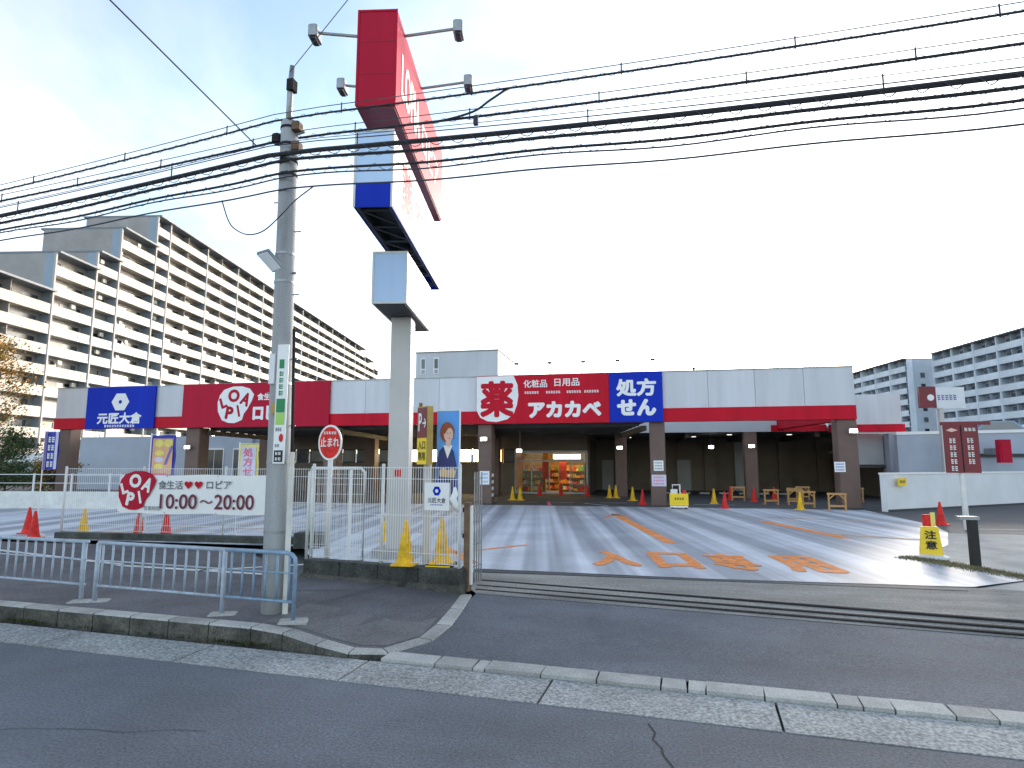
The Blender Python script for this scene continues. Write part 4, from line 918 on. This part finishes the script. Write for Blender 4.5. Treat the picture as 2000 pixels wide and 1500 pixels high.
flat_shape(circle(-.19,2.12,.082,18,.125),'skin_print',pf,yy-.007,'printed_face')
for ex in (-.205,-.155): flat_shape(circle(ex,2.145,.012,8,.008),'hair_print',pf,yy-.009,'printed_eye')
flat_shape(circle(-.175,2.06,.026,10,.009),'cloth_pink',pf,yy-.009,'printed_mouth'); flat_shape([(-.18,2.09),(-.165,2.09),(-.172,2.13)],'tan_print',pf,yy-.009,'printed_nose')
flat_shape([(-.275,2.2),(-.24,2.28),(-.16,2.29),(-.115,2.22),(-.14,2.24),(-.2,2.22),(-.26,2.12)],'hair_print',pf,yy-.010,'printed_fringe')
flat_shape([(-.335,1.42),(-.08,1.40),(-.055,1.52),(-.12,1.56),(-.2,1.53),(-.28,1.57),(-.345,1.53)],'tan_print',pf,yy-.004,'printed_arms')
flat_shape([(-.4,1.0),(-.33,1.0),(-.33,1.36),(-.4,1.36)],'sign_blue',pf,yy-.006,'printed_edge')
wp = thing('white_plate_sign', 'square white plate with blue hexagon emblem fixed to the mesh fence', 'sign', (-3.13,9.47,1.36), math.atan2(-.52,2.92))
MB().box(-.22,.22,-.012,0,0,.43).build('plate','white',wp); flat_shape([(.075*math.cos(math.pi/3*k), .3+.08*math.sin(math.pi/3*k)) for k in range(6)],'sign_blue',wp,-.015,'emblem'); flat_shape(circle(0,.3,.028,12),'white',wp,-.018,'emblem_hole')
lettering('元匠大倉',0,.155,.32,.085,'navy_text',wp,-.015,.01); scribble(0,.085,.22,.018,8,'sign_blue',wp,-.015)
hp = thing('tied_cloth', 'white cloth tied in a knot round the end fence post', 'cloth', (-2.83,9.44,1.5)); MB().tube([(0,0,.22),(.01,-.02,.12),(-.02,-.03,.05),(.02,-.02,-.06),(.05,.0,-.16)],[.02,.05,.06,.045,.015],8).build('knot','white',hp,True)

# ================================================================== CONES AND BARRIERS
def cone_proto(m, name='traffic_cone'):
    t = thing(name, '', 'cone'); MB().lathe([(.155,.03),(.15,.05),(.125,.12),(.035,.66),(.028,.69),(.02,.70)],18).build('body',m,t,False)
    MB().bbox(-.19,.19,-.19,.19,0,.03,.02).build('base',m if m != 'x' else 'rubber',t); return t
cr_ = cone_proto('cone_red'); cy_ = cone_proto('cone_yellow'); used = set()
def cone(p, x, y, z, lab, group=None, rz=0, sc=1):
    o = p if p.name not in used else dup(p, (0,0,0)); used.add(p.name) if o is p else None
    o.location = (x,y,z); o.rotation_euler.z = rz; o['label'] = lab; o.scale = (sc,sc,sc)
    if group: o['group'] = group
    elif 'group' in o: del o['group']
    return o
GC = 'traffic cones'
cone(cr_,-16.28,14.2,.2,'red traffic cone behind the low wall, farther out than the blue flag',GC); cone(cr_,-14.95,13.2,.2,'red traffic cone just beside the foot of the blue flag',GC,.3)
cone(cy_,-14.4,14.1,.2,'yellow traffic cone behind the far mesh fence near the blue flag',GC)
cone(cr_,-12.75,14.15,.2,'red traffic cone under the banner emblem, nearer the yellow cone',GC); cone(cr_,-11.9,14.1,.2,'red traffic cone under the banner, beside the festival flag base',GC,.5)
cone(cy_,-3.72,9.68,.478,'yellow traffic cone on the wall left of the entrance sign post',GC); 
cone(cy_,-3.12,9.72,.52,'yellow traffic cone on a black rubber base beneath the portrait flag',GC,.2)
t = thing('cone_weight','black rubber weight under the yellow cone on the wall','weight',(-3.12,9.72,.475)); MB().bbox(-.22,.22,-.2,.2,0,.045,.02).build('slab','rubber',t); MB().box(-.2,.2,-.206,-.202,.01,.03).build('stripe','yellow',t)
cone(cy_,-6.1,14.6,.2,'yellow traffic cone standing alone on the lot behind the gate leaf',GC)
for (p,x,y,lab) in ((cy_,6.4,27.5,'yellow traffic cone at the canopy edge between wooden frames and red cone'),(cr_,3.5,27.8,'red traffic cone at the canopy edge left of the wooden frames'),(cy_,3.4,30.8,'yellow traffic cone under the pale header'),
  (cy_,-1.62,34.6,'left of two yellow cones at the inner column by the shop'),(cy_,-1.28,34.6,'right of two yellow cones at the inner column by the shop'),(cy_,-.36,32.3,'yellow traffic cone between the inner column and the poster column'),(cr_,.12,29.5,'red traffic cone behind the poster column'),
  (cy_,-6.4,31.6,'left of two yellow cones behind the taped entrance column'),(cy_,-6.0,31.6,'right of two yellow cones behind the taped entrance column'),(cr_,5.5,32.7,'red traffic cone at the inner column under the pale header'),(cr_,6.5,33.0,'red traffic cone right of the inner column under the pale header'),
  (cr_,-3.0,36.5,'red traffic cone right of the shop doorway'),(cr_,-4.6,37.2,'red traffic cone directly before the shop doorway'),(cr_,-5.9,37.4,'red traffic cone before the left shop panes'),(cr_,4.6,34.2,'red traffic cone deep under the pale header')):
    cone(p,x,y,.2,lab,GC,random.uniform(0,1.5))
cone(cr_,9.15,21.9,.195,'red traffic cone beside the torii-shaped sign post',GC)
def wframe(x, y, rz, lab):
    t = thing('wooden_barrier', lab, 'barrier', (x,y,.2), rz, 'wooden barrier frames')
    for s in (-1,1): MB().bbox(s*.3-.035,s*.3+.035,-.03,.03,0,.62,.01).build('leg','wood',t); MB().box(s*.3-.03,s*.3+.03,-.25,.25,.0,.06).build('foot','wood',t) if False else MB().box(s*.3-.03,s*.3+.03,.031,.25,0,.06).build('foot','wood',t)
    MB().bbox(-.36,.36,-.04,.04,.62,.70,.01).build('top_rail','wood',t); MB().box(-.262,.262,-.02,.02,.14,.22).build('lower_rail','wood',t)
    for s in (-1,1): MB().hexa([(s*.262,-.022,.5),(s*.262,.022,.5),(s*.14,.022,.618),(s*.14,-.022,.618)],[(s*.262,-.022,.44),(s*.262,.022,.44),(s*.07,.022,.618),(s*.07,-.022,.618)]).build('brace','wood',t)
wframe(7.0,28.9,.1,'wooden barrier frame standing just right of the yellow canopy-edge cone'); wframe(7.75,27.35,-.15,'wooden barrier frame close beside the outermost right column'); wframe(5.9,30.6,.2,'wooden barrier frame behind the yellow canopy-edge cone'); wframe(7.3,32.4,.0,'wooden barrier frame deeper under the canopy behind the right column'); wframe(10.3,33.2,.2,'wooden barrier frame in the dark bay beyond the right column')
wframe(4.9,33.6,.1,'wooden barrier frame left of the inner column behind the red cone'); wframe(8.2,34.6,.1,'wooden barrier frame deepest in the bay beside the red band'); wframe(6.9,30.4,-.3,'wooden barrier frame between the near and far frames under the canopy')
tr = thing('trolley_sign', 'yellow boxed trolley sign with white crate at the poster column', 'sign', (1.6,27.2,.2), R(-4))
MB().bbox(-.36,.36,-.2,.2,.06,.12,.01).build('white_base','white',tr); MB().bbox(-.38,.38,-.18,.18,.14,.62,.02).build('box','yellow',tr); scribble(.02,.42,.4,.1,4,'black',tr,-.184); MB().box(-.38,.38,-.18,.18,.121,.139).build('red_trim','cone_red',tr)
MB().tube([(-.25,0,.62),(-.25,0,.98),(.05,0,.98),(.05,0,.62)],.03,8).build('handle','white',tr); MB().box(-.33,-.05,-.1,.1,.622,.80).build('crate','white_dirty',tr); MB().box(.15,.3,-.05,.05,.622,.75).build('lamp','cone_red',tr)
for x in (-.28,.28): MB().lathe([(.05,0),(.05,.058)],10,(x,0)).build('caster','rubber',tr)
cs = thing('cone_sign', 'yellow stand sign with red top plate on a white base beside the bollard', 'sign', (5.75,14.3,.195), R(-12))
MB().lathe([(.30,0),(.30,.04),(.2,.07)],16).build('base','white_dirty',cs); MB().hexa([(-.2,-.07,.07),(.2,-.07,.07),(.2,.07,.07),(-.2,.07,.07)],[(-.15,-.02,.62),(.15,-.02,.62),(.15,.02,.62),(-.15,.02,.62)]).build('panel','yellow',cs)
o_ = MB().box(-.11,.03,-.02,.02,.625,.86).build('red_plate','cone_red',cs); MB().box(.032,.11,-.02,.02,.625,.9).build('cream_plate','cloth_yellow',cs)
for k, ch in enumerate(('注','意')): 
    lettering(ch, 0, .46-k*.2, .2, .17, 'black', cs, -.056-k*.012, .03)
# parking wheel stops deep on the lot
ws = thing('wheel_stop','','wheel stop',(0,0,0),0,'wheel stops in the left bays'); MB().bbox(-.3,.3,-.07,.07,0,.11,.02).build('block','concrete',ws); first = True
for k in range(7):
    lab = 'grey concrete wheel stop in the bays behind the far fence'
    if k == 0: ws.location = (-20,25.2,.2); ws['label'] = lab
    else: dup(ws,(-20+k*1.3,25.2+.1*k,.2),0,lab)
for k in range(7): dup(ws,(1.6+k*1.15,40.2,.2),0,'grey wheel stop in the deep bay behind the header')['group'] = 'wheel stops in the deep bay'
# pale guard wall and post fence at the lot's far left end
gw = thing('guard_wall','long white guard wall with posts closing the far end of the lot','wall',(-34,20.9,.15),math.atan2(2.0,16)); MB().bbox(0,13,-.12,.12,0,.75,.03).build('wall','white_dirty',gw)
for k in range(8): MB().tube([(.4+k*1.7,0,.75),(.4+k*1.7,0,1.5)],.04,8).build('post','offwhite',gw)
MB().tube([(.2,0,1.46),(12.8,0,1.46)],.02,6).build('rail','offwhite',gw); MB().tube([(.2,0,1.1),(12.8,0,1.1)],.015,6).build('rail','offwhite',gw)

# ================================================================== BLOCKS OF FLATS
def flats(label, loc, rz, segs, bay, fh, dep, mats, railed, name='apartment_block', pil=.5, roof_over=.5, near=False, win='apt_window'):
    """local x along the front, -y outward; segs = (x0, x1, floors) in bays"""
    cream, railm, pilm, wallm, endm, roofm = mats
    t = thing(name, label, 'apartment block', loc, rz)
    cache = {}
    rr = random.Random(9)
    for (a, b, nf) in segs:
        x0, x1 = a*bay, b*bay; top = nf*fh
        MB().box(x0, x1, 1.6, dep, 0, top).build('core', wallm, t)
        MB().box(x0-.05, x1+.05, -.6, dep+.5, top, top+.28).build('roof_slab', roofm, t)
        MB().box(x0, x0+.3, .25, 1.598, 0, top).build('end_wall', endm, t)
        for k in range(nf):
            z = k*fh; wd = x1-x0-pil
            rl = railed(a, k)
            key = ('p', round(wd,2), rl)
            if key not in cache:
                if rl:
                    mb = MB().box(0,wd,0,1.58,-.22,0).box(0,wd,0,.08,.0,.12).box(0,wd,.0,.08,1.04,1.12)
                    n = max(2,int(wd/1.1))
                    for q in range(n): mb.box(q*wd/n+.05,(q+1)*wd/n-.05,.03,.05,.14,1.02)
                    cache[key] = mb.mesh('balcony', railm)
                else: cache[key] = MB().box(0,wd,.13,1.58,-.22,0).bbox(0,wd,0,.125,-.25,1.12,.02).mesh('balcony', cream)
            put('balcony', cache[key], t, (x0+pil/2,0,z+.003))
            key = ('w', round(wd,2))
            if key not in cache:
                cache[key] = MB().box(.5,wd-.5,0,.06,.05,2.1).mesh('window', win)
            put('window', cache[key], t, (x0+pil/2,1.53,z+.01))
            if near and k < 14 and wd > 3 and rr.random() < (.75 if a < 4 else .35):
                cw = rr.choice((1.6,2.4,3.2)); key = ('c', cw)
                if key not in cache: cache[key] = MB().box(0,cw,0,.05,.1,2.05).mesh('curtain','curtain')
                put('curtain', cache[key], t, (x0+pil/2+.6+rr.random()*max(.1,wd-cw-1.4),1.46,z+.01))
            if near and a < 3 and wd > 3 and rr.random() < .5:
                key = ('ac',)
                if key not in cache: cache[key] = MB().bbox(0,.8,0,.35,0,.6,.03).mesh('air_conditioner','ac_unit')
                put('air_conditioner', cache[key], t, (x0+pil/2+.4+rr.random()*(wd-1.8),.9,z+1.75))
        if b-a >= .9:
            for q in range(1,2): MB().box(x0+(x1-x0)*.5-.05,x0+(x1-x0)*.5+.05,.35,1.598,0,top-.01).build('party_wall', wallm, t)
        MB().bbox(x0-pil/2, x0+pil/2, -.08, .24, 0, top, .03).build('pilaster', pilm, t)
    MB().box(segs[-1][1]*bay-.003, segs[-1][1]*bay+.3, .3, 1.598, 0, segs[-1][2]*fh-.02).build('end_wall', endm, t)
    return t
A0 = Vector((-77.82,68.21,0)) 
segsL = [(-2,-1,9),(-1,0,9),(0,.62,11),(.62,1,12),(1,1.7,14),(1.7,2,16)] + [(k,k+1,16) for k in range(2,12)] + [(12,13,15),(13,13.6,14)]
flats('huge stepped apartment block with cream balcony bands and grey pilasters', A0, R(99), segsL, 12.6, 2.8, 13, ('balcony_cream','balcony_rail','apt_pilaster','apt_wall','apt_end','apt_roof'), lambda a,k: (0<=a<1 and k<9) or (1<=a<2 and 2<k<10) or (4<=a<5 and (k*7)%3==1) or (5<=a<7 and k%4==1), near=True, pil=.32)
B0 = Vector((69.74,164.38,0))
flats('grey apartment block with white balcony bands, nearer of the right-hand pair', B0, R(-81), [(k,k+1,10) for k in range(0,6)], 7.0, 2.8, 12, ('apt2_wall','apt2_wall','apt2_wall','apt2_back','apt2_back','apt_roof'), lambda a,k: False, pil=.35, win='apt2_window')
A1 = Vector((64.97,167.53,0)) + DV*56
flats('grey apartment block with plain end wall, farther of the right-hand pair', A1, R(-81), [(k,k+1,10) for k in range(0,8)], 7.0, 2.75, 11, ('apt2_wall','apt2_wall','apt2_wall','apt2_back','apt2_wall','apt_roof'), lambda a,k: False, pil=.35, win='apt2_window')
eb = bpy.context.scene.objects[-1].parent
for k in range(9): MB().box(56.02,56.1,3.5,4.5,.9+k*2.75,2.1+k*2.75).build('end_window','apt_window',eb); MB().box(56.02,56.1,7.5,8.5,.9+k*2.75,2.1+k*2.75).build('end_window','apt_window',eb)
# embankment wall and shrubs below the flats
ew = thing('retaining_wall','long grey retaining wall with pale rail below the big flats','wall',(-75,50,0),R(20)); MB().box(0,60,0,.4,0,2.2).build('wall','wall_grey',ew); MB().box(0,60,.1,.2,2.2,3.1).build('rail','offwhite',ew)

# ================================================================== TREES AND SHRUBS
def tree(name, lab, loc, h, rx, rz_, mats, nleaf, trunk_h, seed, cat='tree'):
    t = thing(name, lab, cat, loc); rr = random.Random(seed)
    tk = MB().tube([(0,0,-.1),(.03,.02,trunk_h*.5),(0,.05,trunk_h),(.05,0,h*.75)],[h*.028+.03,h*.022+.02,h*.018+.015,.02],8)
    clumps = []
    for k in range(16):
        a = rr.uniform(0,6.28); q = rr.uniform(.2,.85); z = trunk_h+ (h-trunk_h)*rr.uniform(.1,.95); p = Vector((math.cos(a)*rx*q, math.sin(a)*rx*q, z)); clumps.append(p)
        tk.tube([(0,.03,max(.2,z-rz_*.5)), p*.6+Vector((0,0,z*.35)), p],[.035,.02,.008],5)
    tk.build('trunk','bark',t)
    for mi, m in enumerate(mats):
        mb = MB()
        for k in range(nleaf//len(mats)):
            c = clumps[rr.randrange(len(clumps))]; p = c + Vector((rr.gauss(0,rx*.2),rr.gauss(0,rx*.2),rr.gauss(0,rz_*.16)))
            if p.z < .05: continue
            s = rr.uniform(.04,.10); d = Vector((rr.gauss(0,1),rr.gauss(0,1),rr.gauss(0,1))).normalized(); e = d.orthogonal().normalized()*s; g_ = d.cross(e)*.55
            mb.poly([p-e,p-g_*.9,p+e,p+g_*.9])
        mb.build('crown',m,t)
    return t
tree('autumn_tree','autumn tree with sparse orange and brown leaves before the flats',(-32.5,24.6,.1),8.6,2.3,2.2,('leaf_orange','leaf_orange','leaf_green'),7500,3.2,21)
tree('shrub','dark green shrub beyond the white guard wall',(-31.0,25.2,.1),3.6,1.5,1.4,('leaf_green',),5000,.7,5,'shrub')
tree('shrub','brownish shrub growing beside the store\'s far corner column',(-33.5,30.5,.1),2.2,1.3,.9,('leaf_green','leaf_orange'),3500,.4,6,'shrub')
tree('shrub','low hedge shrub under the flats behind the lot',(-40,33,.1),2.0,2.4,.8,('leaf_green',),4000,.4,7,'shrub')
